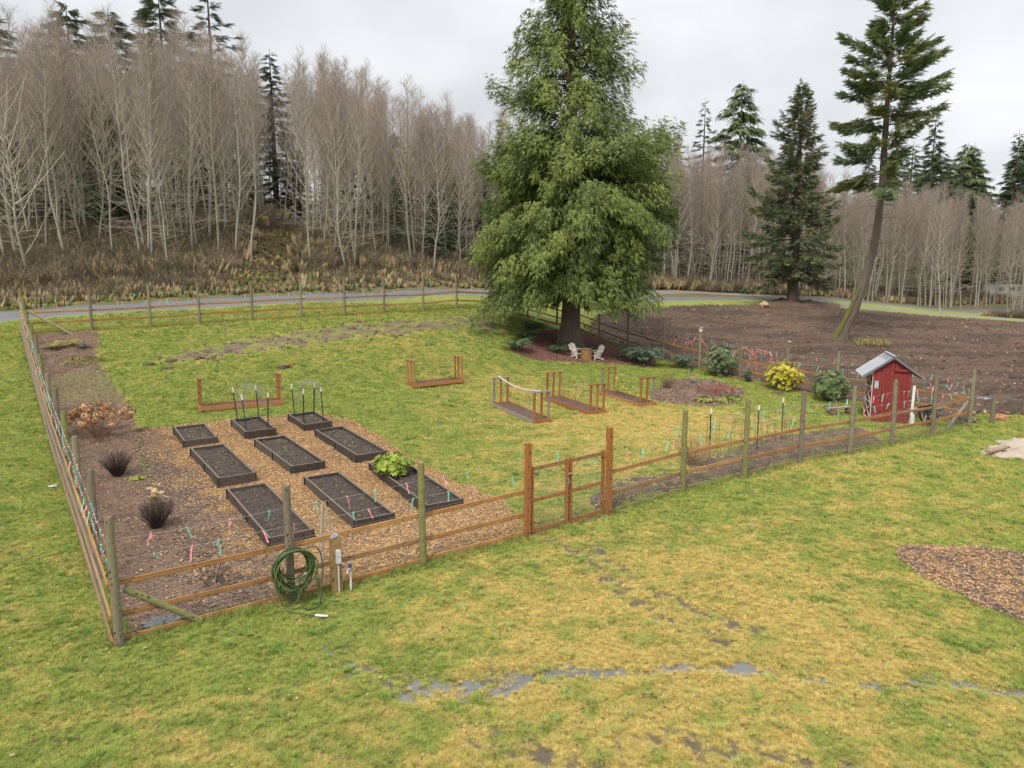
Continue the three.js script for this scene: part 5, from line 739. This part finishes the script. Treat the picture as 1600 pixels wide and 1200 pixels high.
// ---------------------------------------------------------------- shrubs, ferns, perennials
function leafyShrub(name, label, x, d, rx, ry, n, leaf, tones, seed, group, stems = true) {
  const o = thing(name, label, 'shrub', x, d, 0, group), R = rng(seed), per = tones.map(() => new GB()), st = new GB();
  for (let k = 0; k < n; k++) {
    const q = R() * TAU, w = Math.pow(R(), .35), el = Math.acos(1 - 1.75 * R()), lump = 1 + .16 * Math.sin(q * 3 + el * 4 + seed), p = v3(Math.cos(q) * Math.sin(el) * rx * w * lump, ry * (1.02 + Math.cos(el) * .95 * w * lump) * .98, Math.sin(q) * Math.sin(el) * rx * w * lump), out = v3(p.x, (p.y - ry) * 1.2 + .3, p.z).normalize(), g = per[Math.floor(R() * tones.length)], off = R() * TAU, a = out.clone().cross(v3(.3, .2, .9)).normalize(), b = out.clone().cross(a);
    for (let j = 0; j < 7; j++) { const s = off + j * .9, sp = .75 + .35 * R(), dir = out.clone().multiplyScalar(1 - sp * .55).addScaledVector(a, Math.cos(s) * sp).addScaledVector(b, Math.sin(s) * sp).normalize(); g.leaf(p, dir, dir.clone().cross(out).normalize(), leaf[0] * (.7 + .5 * R()), leaf[1], .25); }
    if (stems && k % 5 === 0) st.tube([v3(p.x * .12, -.05, p.z * .12), v3(p.x * .5, p.y * .5, p.z * .5), p], [.018, .012, .004], 4, false);
  }
  if (stems) mesh('stems', st.geo(), mat(.13, .1, .075), o);
  per.forEach((g, k) => mesh('foliage', g.geo(), mat(...tones[k], { roughness: .6 }), o)); return o;
}
leafyShrub('rhododendron_shrub', 'rounded grey green rhododendron beside the right fence, left of the yellow shrub', 10.85, 37.7, .92, .86, 330, [.17, .05], [[.15, .21, .09], [.2, .27, .14], [.11, .165, .07]], 501);
leafyShrub('yellow_shrub', 'bright yellow leaved shrub at the right fence', 12.7, 33.9, .86, .68, 330, [.14, .05], [[.5, .43, .03], [.55, .5, .06], [.36, .36, .04]], 502);
leafyShrub('rhododendron_shrub', 'green rhododendron left of the red shed', 13.75, 31.3, .74, .66, 320, [.17, .05], [[.15, .21, .075], [.21, .27, .1], [.11, .165, .065]], 503);
leafyShrub('small_shrub', 'very small grey green shrub between the rhododendron and the yellow shrub', 11.7, 36, .22, .36, 60, [.12, .04], [[.14, .2, .12], [.1, .16, .08]], 504);
leafyShrub('leafy_plant', 'bright green leafy clump growing in the right front raised bed', -3.18, 18.95, .46, .24, 260, [.13, .07], [[.24, .33, .04], [.16, .26, .035], [.34, .38, .06]], 505, undefined, false).position.y += .2;
leafyShrub('brown_leaf_shrub', 'low shrub with dry tan leaves inside the near left corner of the fence', -5.55, 12.9, .46, .36, 62, [.055, .026], [[.34, .21, .11], [.25, .155, .085], [.4, .28, .16]], 506);
function fern(label, x, d, r, seed, group, tone = [.085, .14, .06], n = 30) {
  const o = thing('sword_fern', label, 'fern', x, d, 0, group), R = rng(seed), g = new GB();
  for (let k = 0; k < n; k++) { const q = k * 2.4 + R() * .6, L = r * (.75 + .4 * R()), lift = .55 + .6 * R(), P = t => v3(Math.cos(q) * L * t, r * lift * (1.75 * t - 1.3 * t * t) + .03, Math.sin(q) * L * t), side = v3(-Math.sin(q), 0, Math.cos(q)); for (let s = 1; s < 13; s++) { const t = s / 13, p = P(t), w = .15 * r * Math.sin(Math.PI * (.12 + .86 * t)) + .02, f = P(t + .06).sub(p).normalize(); for (const e of [-1, 1]) g.leaf(p, side.clone().multiplyScalar(e).addScaledVector(f, .35).add(v3(0, -.12, 0)).normalize(), f, w * 1.25, L * .062, .1); } }
  mesh('fronds', g.geo(), mat(...tone, { roughness: .6 }), o); return o;
}
fern('big sword fern at the left tip of the cedar bed', .25, 38.7, 1.05, 520);
fern('sword fern behind the big one on the left edge of the cedar bed', .8, 41.4, 1.0, 521);
fern('farthest sword fern on the left edge of the cedar bed', 1.2, 43.6, 1.1, 522);
fern('small sword fern in front of the cedar trunk', 2.5, 39.6, .7, 523);
fern('sword fern close against the foot of the cedar trunk', 3.2, 41.1, .9, 524);
fern('low sword fern behind the stump table', 4.7, 41.2, .8, 525, undefined, [.05, .085, .045]);
fern('largest blue green sword fern right of the cedar bed', 7.15, 39.7, 1.45, 526, undefined, [.1, .15, .095], 44);
fern('sword fern behind the largest fern by the fence', 6.9, 41.2, 1.2, 527, undefined, [.09, .14, .085]);
fern('sword fern at the fence right of the largest fern', 9.3, 39.75, 1.05, 528, undefined, [.085, .135, .075], 36);
fern('small blue grass tuft in the far left border', -19.1, 32.6, .42, 529, undefined, [.12, .15, .11], 22);
fern('yellow green sedge clump in the far left border', -20.2, 32.3, .55, 530, undefined, [.26, .27, .05], 30);
fern('second yellow green sedge clump beside the thin log brace', -19.75, 32.9, .45, 531, undefined, [.3, .29, .06], 26);
function twigShrub(name, label, x, d, r, h, n, tone, seed, group) { const o = thing(name, label, 'shrub', x, d, 0, group), R = rng(seed), g = new GB(); for (let k = 0; k < n; k++) { const q = R() * TAU, w = Math.sqrt(R()), b = v3(Math.cos(q) * r * .16 * w, -.02, Math.sin(q) * r * .16 * w), e = v3(Math.cos(q) * r * w, h * (.62 + .45 * R()) * (1.05 - .2 * w * w), Math.sin(q) * r * w), m = b.clone().lerp(e, .5); g.tube([b, m.add(v3((R() - .5) * .05, .04, (R() - .5) * .05)), e], [.006, .0045, .002], 3, false); for (let j = 0; j < 3; j++) { const p = m.clone().lerp(e, R()); g.twig(p, p.clone().add(v3((R() - .5) * .14, .06 + .1 * R(), (R() - .5) * .14)), .0028); } } mesh('twigs', g.geo(), mat(...tone), o); return o; }
twigShrub('twiggy_shrub', 'dark brown leafless twiggy shrub in the border, farther one', -10.4, 18.75, .44, .66, 260, [.075, .05, .042], 540, 'twiggy shrubs in the left border');
twigShrub('twiggy_shrub', 'dark brown leafless twiggy shrub in the border, nearer one', -7.78, 15.4, .4, .64, 260, [.075, .05, .042], 541, 'twiggy shrubs in the left border');
twigShrub('bare_stems', 'clump of bare upright brown stems at the back of the flower bed', 7.15, 33.4, .5, .8, 70, [.2, .13, .08], 542);
twigShrub('dry_grass_clump', 'clump of dry tan canes in the vegetable bed behind a fence post', 5.15, 20.2, .75, .9, 150, [.36, .24, .13], 543);
{ const R = rng(545); const o = thing('raspberry_canes', 'row of thin upright canes between the white tipped posts', 'canes', 7.2, 22.2), b = o.position; for (let k = 0; k < 34; k++) { const t = k / 33, x = lerp(5.7, 9.2, t) + (R() - .5) * .15, d = lerp(21.2, 23.6, t) + (R() - .5) * .25, h = .7 + R() * .6; mesh('cane', new GB().tube([V(x, d, -.03).sub(b), V(x, d, h * .5).sub(b).add(v3((R() - .5) * .1, 0, 0)), V(x, d, h).sub(b).add(v3((R() - .5) * .2, 0, (R() - .5) * .1))], [.008, .006, .003], 4).geo(), vineMat, o); } }
// dried hydrangea with its brown flower heads
{ const o = thing('hydrangea', 'dried hydrangea with many round tan flower heads in the left border', 'shrub', -12.75, 22.1), R = rng(550), st = new GB(), heads = [0, 1].map(k => { const g = new GB(), Q = rng(560 + k); for (let i = 0; i < 70; i++) { const q = Q() * TAU, e = Math.acos(1 - 1.7 * Q()), n = v3(Math.sin(e) * Math.cos(q), Math.cos(e) * .75, Math.sin(e) * Math.sin(q)), p = n.clone().multiplyScalar(.095 + .02 * Q()), a = n.clone().cross(v3(.2, .9, .3)).normalize(), b = n.clone().cross(a); g.quad(p.clone().addScaledVector(a, .026), p.clone().addScaledVector(b, .026), p.clone().addScaledVector(a, -.026), p.clone().addScaledVector(b, -.026)); } return g.geo(); }), hm = [mat(.4, .235, .12), mat(.32, .18, .09), mat(.5, .32, .18)];
  for (let k = 0; k < 64; k++) { const q = R() * TAU, w = Math.sqrt(R()), rx = 1.15, p = v3(Math.cos(q) * rx * w, .35 + .75 * (1 - w * .55) * (.5 + .6 * R()), Math.sin(q) * rx * w * .8); st.tube([v3(p.x * .15, -.05, p.z * .15), v3(p.x * .55, p.y * .55, p.z * .55), p], [.008, .006, .003], 4, false); const m = mesh('flower_head', heads[k % 2], hm[k % 3], o); m.position.copy(p); m.scale.setScalar(.8 + .6 * R()); m.rotation.set(R() * .6, R() * 6, R() * .6); } mesh('stems', st.geo(), mat(.26, .17, .11), o); }
// thin young trees on the lawn
function sapling(label, x, d, H, seed) { const o = thing('sapling', label, 'tree', x, d, 0, 'saplings on the lawn'), R = rng(seed), g = new GB(); g.tube([v3(0, -.1, 0), v3(.02, H * .4, 0), v3(-.02, H, 0)], [.016, .012, .004], 5); for (let k = 0; k < 9; k++) { const h = H * (.3 + .65 * R()), q = R() * TAU, b = v3(0, h, 0), e = v3(Math.cos(q) * .3 * (1.2 - h / H), h + .32 * R() + .1, Math.sin(q) * .3 * (1.2 - h / H)); g.twig(b, e, .007); } mesh('trunk', g.geo(), mat(.24, .19, .15), o); }
sapling('leafless sapling on the lawn behind the long planter', -13, 31.1, 1.25, 570); sapling('leafless sapling beside the mole hills', -13.35, 34.1, 1.5, 571); sapling('thin sapling in the middle of the back lawn', -7.4, 36.2, .9, 572);
// mole hills and clods
{ const R = rng(580), g = new THREE.IcosahedronGeometry(1, 3), p = g.attributes.position; for (let i = 0; i < p.count; i++) { const a = v3(p.getX(i), p.getY(i), p.getZ(i)), k = 1 + .3 * n3(a.x * 2, a.y * 2, a.z * 2) + .12 * n3(a.x * 6, a.y * 6, a.z * 6); p.setXYZ(i, a.x * k, Math.max(-.3, a.y * k), a.z * k); } g.computeVertexNormals(); const m = mat(.115, .08, .06, { bumpMap: T.crumb, bumpScale: .02 });
  const where = [[-15.16, 30.55, .3, 'leftmost dark mole hill at the end of the dug strip'], [-14.3, 30.2, .26, 'flat mole hill below the leftmost one'], [-14.6, 31.3, .3, 'mole hill just above the leftmost pair'], [-13.6, 31.9, .26, 'mole hill under the leafless sapling row'], [-12.9, 33.3, .32, 'broad mole hill in the dug strip, left part'], [-13.9, 32.9, .3, 'double mole hill in the dug strip, left part'], [-8.6, 39, .3, 'mole hill at the upper edge of the dug strip'], [-9.9, 31.6, .36, 'dark bare earth spot on the lawn left of centre'], [10.9, 35.6, .16, 'little molehill in front of the rhododendron'], [12.1, 34.9, .26, 'molehill touching the small shrub'], [12.1, 32.9, .34, 'bare earth under the yellow shrub'], [13.2, 30, .3, 'clod of earth in front of the rhododendron by the shed'], [13.3, 25.6, .3, 'dark clod on the turf in front of the shed'], [3.1, 37.4, .2, 'small molehill in front of the cedar bed']];
  where.forEach(([x, d, r, l]) => { const o = thing('mole_hill', l, 'mole hill', x, d, R() * 6, 'mole hills', 0); const q = mesh('earth', g, m, o); q.scale.set(r, r * .28, r * .8); }); }
{ const o = thing('weed_clump', 'pale weedy log heap at the foot of the leaning fir', 'plant', 23.6, 47.8), R = rng(590), g = new GB(); for (let k = 0; k < 260; k++) { const q = R() * TAU, w = Math.sqrt(R()); g.leaf(v3(Math.cos(q) * w * 1.1, .05, Math.sin(q) * w * .7), v3((R() - .5), .5 + R(), (R() - .5)).normalize(), v3(R() - .5, 0, R() - .5).normalize(), .3 + R() * .3, .06, .3); } mesh('leaves', g.geo(), mat(.3, .28, .11), o); mesh('log', new GB().tube([v3(-.9, .14, .2), v3(.6, .18, -.1)], [.16, .14], 9).geo(), wood(.4, .3, .17), o); }
[[8.9, 30.6], [9.5, 31], [8.1, 30.5]].forEach(([x, d], k) => leafyShrub('ground_plant', ['left', 'right', 'front'][k] + 'most low yellow green plant in the flower bed', x, d, .4, .1, 70, [.09, .05], [[.3, .31, .07], [.2, .25, .06]], 600 + k, 'low plants in the flower bed', false));
leafyShrub('ground_plant', 'spreading low olive green plant in the far left border', -17.9, 30.3, .95, .14, 150, [.09, .03], [[.22, .2, .06], [.27, .25, .08]], 610, undefined, false);
leafyShrub('ground_plant', 'tiny yellow green plant beside the farther twiggy shrub', -9.75, 18.45, .16, .06, 30, [.06, .035], [[.3, .34, .05]], 611, undefined, false);
// dry stalk of pale leaves above the nearer twiggy shrub
leafyShrub('dry_stalk', 'thin stalk with pale dry leaves behind the nearer twiggy shrub', -8.35, 16.6, .16, .3, 18, [.11, .04], [[.55, .44, .24]], 612);
// ---------------------------------------------------------------- metal gate and yellow sign up the trail, white camper behind the far wood
{ const o = thing('trail_gate', 'dark metal bar gate with a yellow sign up the trail in the wood', 'gate', -20.9, 65.4, 0), m = mat(.1, .115, .115, { roughness: .5 }); for (const h of [.35, .6, .85, 1.1]) mesh('bar', new GB().tube([v3(-2, h, 0), v3(2.2, h, 0)], .03, 6).geo(), m, o); for (const x of [-2, 0, 2.2]) mesh('post', new GB().tube([v3(x, -.2, 0), v3(x, 1.25, 0)], .045, 8).geo(), m, o); mesh('sign', new GB().box(.42, .24, .015, M4(-.6, .92, .05, E3(0, 0, 0), 1)).geo(), mat(.75, .45, .02), o); }
{ const o = thing('camper', 'white camper van half hidden behind the far right alders', 'vehicle', 64.5, 97, .15); mesh('body', new GB().box(4.2, 1.7, 2.2, M4(0, 1.3, 0, E3(0, 0, 0), 1)).box(.9, .9, 2.15, M4(-2.5, 1, 0, E3(0, 0, 0), 1)).geo(), mat(.55, .56, .58, { roughness: .4 }), o); for (const x of [-1.4, .1, 1.4]) mesh('window', new GB().box(.8, .5, .03, M4(x, 1.6, 1.11, E3(0, 0, 0), 1)).geo(), mat(.04, .045, .05, { roughness: .1 }), o); for (const x of [-2, 1.4]) mesh('wheel', new GB().tube([v3(x, .36, 1.0), v3(x, .36, 1.2)], .36, 16).geo(), M.black, o); }
{ const o = thing('paper_scrap', 'white scrap of paper on the grass left of the left fence', 'paper', -11.49, 17.74, .4); mesh('sheet', new GB().quad(v3(-.09, .05, -.06), v3(.09, .055, -.05), v3(.1, .045, .06), v3(-.08, .06, .05)).quad(v3(.0, .055, -.05), v3(.09, .09, -.03), v3(.1, .1, .04), v3(.01, .055, .05)).geo(), M.white, o); }

// ---------------------------------------------------------------- what nobody could count: turf, wood chips, litter, brush
const white = leafMat({ roughness: .9 });
{
  const tufts = [0, 1].map(k => { const g = new GB(), R = rng(700 + k); for (let b = 0; b < 11; b++) { const q = R() * TAU, r = .045 * Math.sqrt(R()), lean = .03 + .05 * R(), L = .032 + .03 * R(), q2 = q + (R() - .5) * 1.5, o = v3(Math.cos(q) * r, -.006, Math.sin(q) * r), e = o.clone().add(v3(Math.cos(q2) * lean * .7, L, Math.sin(q2) * lean * .7)), s = v3(-Math.sin(q2), 0, Math.cos(q2)).multiplyScalar(.0042); g.tri(o.clone().add(s), o.clone().sub(s), e); } return g.geo(); });
  const R = rng(710), lists = [[], []], bands = [[6.3, 11, 1300, .72], [11, 15, 900, .8], [15, 20, 540, .95], [20, 27, 380, 1.02], [27, 36, 200, 1.3], [36, 47, 110, 1.65]];
  for (const [d0, d1, den, sc] of bands) {
    const half = d1 * .74 + 2, N = Math.round(2 * half * (d1 - d0) * den);
    for (let k = 0; k < N; k++) {
      const x = (R() * 2 - 1) * half, d = d0 + R() * (d1 - d0); if (Math.abs(x) > d * .74 + 2) continue;
      if (bare(x, d) > .25 + R() * .7) continue; const zn = zoneAt(x, d); if (zn && !(zn === 'veg' && x > 5.2 && fbm(x * .9 + 40, d * .9, 3) > .06 + .2 * R()) && !(zn === 'field' && R() < .5 * Math.exp(-Math.max(0, edge(Z.field, x, d)) / .35)) && !(zn === 'dug' && fbm(x * .8 + 70, d * .8, 4) > .05 + .25 * R())) continue; if (d > 34 && segDist(x, d, ROAD)[0] < 1.7) continue; if (d > 36 && sideOfRoad(x, d) && segDist(x, d, ROAD)[0] > 4) continue;
      const c = mix3(turf(x, d), R() < .5 ? OCHRE : GREEN, .45 * R() * R()), b = .72 + .5 * R(), y = (R() - .5) * .12, lush = n2(x * 1.7 + 60, d * 1.7) > .62 ? 1.35 : 1, s = sc * (.6 + .6 * R()) * lush;
      lists[k & 1].push({ m: M4(x, G(x, d), -d, E3((R() - .5) * .5, R() * TAU, (R() - .5) * .5), [s, s * (.8 + .5 * R()), s]), c: lush > 1 ? [c[0] * .75 * b, c[1] * .95 * b, c[2] * .9 * b] : [c[0] * (b + y), c[1] * b, c[2] * b] });
    }
  }
  // longer tufts the mower misses along the fence lines
  for (const L of [[FA, FB], [FA, FC], [FC, FD], [FB, FD]]) for (let k = 0; k < 1300; k++) { const [a, b] = onLine(L[0], L[1], R()), x = a + (R() - .5) * .34, d = b + (R() - .5) * .34, z = zoneAt(x, d); if (z === 'field' || z === 'cedar') continue; const c = mix3(turf(x, d), GREEN, .5), q = .7 + .5 * R(), s = 1.1 + 1.1 * R(); lists[k & 1].push({ m: M4(x, G(x, d), -d, E3((R() - .5) * .4, R() * TAU, (R() - .5) * .4), [s * .8, s * 1.5, s * .8]), c: [c[0] * q, c[1] * q, c[2] * q] }); }
  lists.forEach((l, k) => { const o = stuffMesh(numbered('lawn_grass'), tufts[k], white, l); o.userData.label = 'short mossy grass of the lawn, green mottled with ochre'; o.userData.category = 'grass'; });
  console.log('grass', lists[0].length + lists[1].length);
}
{
  const chip = new GB().box(.05, .007, .017).geo(), R = rng(720), L = { chips: [], mulch: [], clods: [] };
  const tones = [[.5, .31, .14], [.42, .255, .11], [.3, .18, .085], [.58, .42, .23], [.16, .108, .065], [.46, .255, .1]], dark = [[.16, .11, .085], [.24, .16, .115], [.11, .08, .065], [.34, .24, .17]];
  const scatter = (key, n, to, tone, size, lift, far = 1) => { const [x0, x1, d0, d1] = Z[key].box; for (let k = 0; k < n; k++) { const x = lerp(x0, x1, R()), d = lerp(d0, d1, R()); if (!within(key, x, d)) continue; const c = tone(x, d), b = .75 + .5 * R(), s = size * (.55 + .8 * R()); to.push({ m: M4(x, G(x, d) + lift + .012 * R(), -d, E3((R() - .5) * .8, R() * TAU, (R() - .5) * .7), [s, s * 1.3, s]), c: [c[0] * b, c[1] * b, c[2] * b] }); } };
  scatter('chips', 190000, L.chips, (x, d) => R() < chipMix(x, d) ? tones[Math.floor(R() * 6)] : dark[Math.floor(R() * 4)], .85, .022);
  scatter('strip', 90000, L.chips, (x, d) => R() < .12 + .5 * chipMix(x, d) ? tones[Math.floor(R() * 6)] : dark[Math.floor(R() * 4)], 1, .036);
  scatter('patch', 30000, L.chips, (x, d) => R() < .5 - .6 * fbm(x * .9 + 12, d * .9, 3) ? tones[Math.floor(R() * 6)] : dark[Math.floor(R() * 4)], .9, .026);
  scatter('cedar', 22000, L.mulch, () => [[.22, .1, .075], [.15, .08, .06], [.29, .15, .11]][Math.floor(R() * 3)], 1.6, .034);
  scatter('perennial', 9000, L.mulch, () => dark[Math.floor(R() * 4)], 1.5, .034);
  scatter('veg', 26000, L.mulch, (x, d) => x < 5.5 && R() < .5 ? [.4, .28, .19] : dark[Math.floor(R() * 4)], 1.1, .04);
  const names = { chips: 'wood chips lying between the raised beds', mulch: 'bark mulch pieces on the planted beds' };
  for (const k of ['chips', 'mulch']) { const o = stuffMesh(k === 'chips' ? 'wood_chips' : 'bark_mulch', chip, white, L[k]); o.userData.label = names[k]; o.userData.category = 'mulch'; console.log(k, L[k].length); }
  { const bits = []; for (let k = 0; k < 2600; k++) { const d = 6.5 + 34 * Math.pow(R(), 1.6), x = (R() * 2 - 1) * (d * .74 + 1); if (zoneAt(x, d) || (d > 34 && sideOfRoad(x, d))) continue; const c = [[.3, .17, .08], [.2, .12, .07], [.45, .33, .18], [.13, .09, .06]][Math.floor(R() * 4)], s = .4 + .7 * R(); bits.push({ m: M4(x, G(x, d) + .028, -d, E3((R() - .5) * .9, R() * TAU, (R() - .5) * .9), [s, s, s * 1.6]), c }); } const o = stuffMesh('leaf_litter', chip, white, bits); o.userData.label = 'small dead leaves and twigs scattered on the lawn'; o.userData.category = 'litter'; }
  const clod = new THREE.IcosahedronGeometry(.1, 1), cp = clod.attributes.position; for (let i = 0; i < cp.count; i++) { const a = v3(cp.getX(i), cp.getY(i), cp.getZ(i)), f = 1 + .35 * n3(a.x * 14, a.y * 14, a.z * 14); cp.setXYZ(i, a.x * f * 1.3, a.y * f * .6, a.z * f); } clod.computeVertexNormals();
  for (let k = 0; k < 90000; k++) { const d = 27 + 42 * Math.pow(R(), 1.3), x = 4 + R() * (d * .8); if (!within('field', x, d, .5)) continue; const c = R() < .07 ? [.4, .3, .21] : [[.13, .085, .06], [.18, .115, .08], [.09, .062, .047]][Math.floor(R() * 3)], b = .6 + .5 * R(), s = (.25 + .7 * R() * R()), flat = R() < .45; L.clods.push({ m: M4(x, G(x, d) + .05 + .05 * R(), -d, E3(R() - .5, R() * TAU, R() - .5), flat ? [s * 1.5, s * .25, s * .3] : s), c: [c[0] * b, c[1] * b, c[2] * b] }); }
  for (let k = 0; k < 1500; k++) { const x = lerp(-15.6, .4, R()), d = lerp(31, 44.3, R()); if (!within('dug', x, d, .9)) continue; const b = .8 + .5 * R(); L.clods.push({ m: M4(x, G(x, d) + .03, -d, E3(R(), R() * 6, R()), .3 + .7 * R()), c: [.15 * b, .105 * b, .075 * b] }); }
  const o = stuffMesh('earth_clods', clod, white, L.clods); o.userData.label = 'clods and bits of wood scattered over the bare brown field'; o.userData.category = 'soil'; console.log('clods', L.clods.length);
}
{ // brush on the hill and under the woods: dead stems, tan grass, ferns
  const R = rng(740), br = [0, 1].map(k => { const g = new GB(), Q = rng(745 + k); for (let j = 0; j < 26; j++) { const q = Q() * TAU, b = v3((Q() - .5) * .5, -.05, (Q() - .5) * .5), m = b.clone().add(v3(Math.cos(q) * .25, .35 + .4 * Q(), Math.sin(q) * .25)), e = m.clone().add(v3(Math.cos(q) * .5 * Q(), (Q() - .25) * .6, Math.sin(q) * .5 * Q())); g.tube([b, m, e], [.011, .009, .003], 3, false); } return g.geo(); });
  const gr = (() => { const g = new GB(), Q = rng(748); for (let j = 0; j < 46; j++) { const q = Q() * TAU, r = .25 * Math.sqrt(Q()), b = v3(Math.cos(q) * r, -.05, Math.sin(q) * r), dir = v3(Math.cos(q) * (.3 + Q()), .8 + Q() * .5, Math.sin(q) * (.3 + Q())).normalize(); g.leaf(b, dir, v3(-Math.sin(q), 0, Math.cos(q)), .5 + .5 * Q(), .022, .7); } return g.geo(); })();
  const B = [[], []], Gx = [], Fe = [], trail = [[-17, 50], [-18.5, 58], [-20, 66], [-22, 80]];
  for (let k = 0; k < 40000; k++) {
    const left = R() < .72, d = left ? 42 + 38 * Math.pow(R(), 1.2) : 74 + 22 * R(), x = left ? -d * .78 + R() * (d * .78 + 6) : 9 + R() * 62; if (left ? !sideOfRoad(x, d) : false) continue;
    const [rd] = segDist(x, d, ROAD), [td] = segDist(x, d, trail); if (rd < (left ? 2.6 : 4.5) || td < 1.9 || segDist(x, d, TRACK)[0] < 1.7 || segDist(x, d, SPUR)[0] < 2 || within('field', x, d)) continue;
    if (rd < 4.6 && R() < .6 || td < 3 && R() < .5) continue;
    const t = R(), b = .7 + .6 * R(), s = (.6 + .9 * R()) * (rd < 6 ? .65 : 1), e = E3((R() - .5) * .4, R() * TAU, (R() - .5) * .4), y = G(x, d);
    if (t < .16 + .5 * clamp(fbm(x * .2 + 9, d * .2, 2))) Gx.push({ m: M4(x, y, -d, e, s * .95), c: [.38 * b, .3 * b, .165 * b] }); else if (t > .86) Fe.push({ m: M4(x, y, -d, e, s), c: [.06 * b, .1 * b, .04 * b] }); else B[k & 1].push({ m: M4(x, y, -d, e, s * 1.1), c: R() < .35 ? [.15 * b, .11 * b, .078 * b] : R() < .5 ? [.15 * b, .145 * b, .08 * b] : [.28 * b, .225 * b, .155 * b] });
  }
  for (let k = 0; k < 3600; k++) { const x = -42 + R() * 44, d = 40 + R() * 24; if (!sideOfRoad(x, d)) continue; const [rd] = segDist(x, d, ROAD); if (rd < 1.7 || rd > 10 || rd > 5 && R() < .5) continue; const b = .7 + .5 * R(); Gx.push({ m: M4(x, G(x, d), -d, E3(0, R() * 6, 0), .25 + .3 * R()), c: R() < .55 ? [.23 * b, .245 * b, .08 * b] : [.4 * b, .31 * b, .16 * b] }); }
  for (let k = 0; k < 2600; k++) { const t = R(), x = lerp(-17, -20.5, t) + (R() - .5) * 5, d = lerp(47.5, 68, t) + (R() - .5) * 2; if (segDist(x, d, ROAD)[0] < 2.5) continue; const b = .6 + .6 * R(); (R() < .45 ? Gx : B[k & 1]).push({ m: M4(x, G(x, d), -d, E3((R() - .5) * .8, R() * 6, (R() - .5) * .8), .14 + .26 * R()), c: R() < .3 ? [.2 * b, .21 * b, .07 * b] : R() < .5 ? [.34 * b, .25 * b, .13 * b] : [.17 * b, .115 * b, .08 * b] }); }
  const set = (n, g, l, label, cat) => { const o = stuffMesh(numbered(n), g, white, l); o.userData.label = label; o.userData.category = cat; };
  set('brush', br[0], B[0], 'tangled brown brush under the bare woods', 'brush'); set('brush', br[1], B[1], 'tangled brown brush under the bare woods', 'brush'); set('dry_grass', gr, Gx, 'tan dry grass clumps on the bank above the lane', 'grass');
  const fg = (() => { const g = new GB(), Q = rng(749); for (let k = 0; k < 16; k++) { const q = k * 2.4, L = .6 + .3 * Q(); for (let s = 1; s < 7; s++) { const t = s / 7, p = v3(Math.cos(q) * L * t, .75 * t - .65 * t * t, Math.sin(q) * L * t), sd = v3(-Math.sin(q), 0, Math.cos(q)); for (const e of [-1, 1]) g.leaf(p, sd.clone().multiplyScalar(e).add(v3(Math.cos(q) * .4, -.1, Math.sin(q) * .4)).normalize(), v3(Math.cos(q), 0, Math.sin(q)), .16 * (1.1 - t), .06, .1); } } return g.geo(); })();
  set('wood_ferns', fg, Fe, 'dark green ferns on the floor of the woods', 'ferns');
}
scene.traverse(o => { if (o.isMesh) { o.castShadow = true; o.receiveShadow = true; } });
renderer.render(scene, camera);
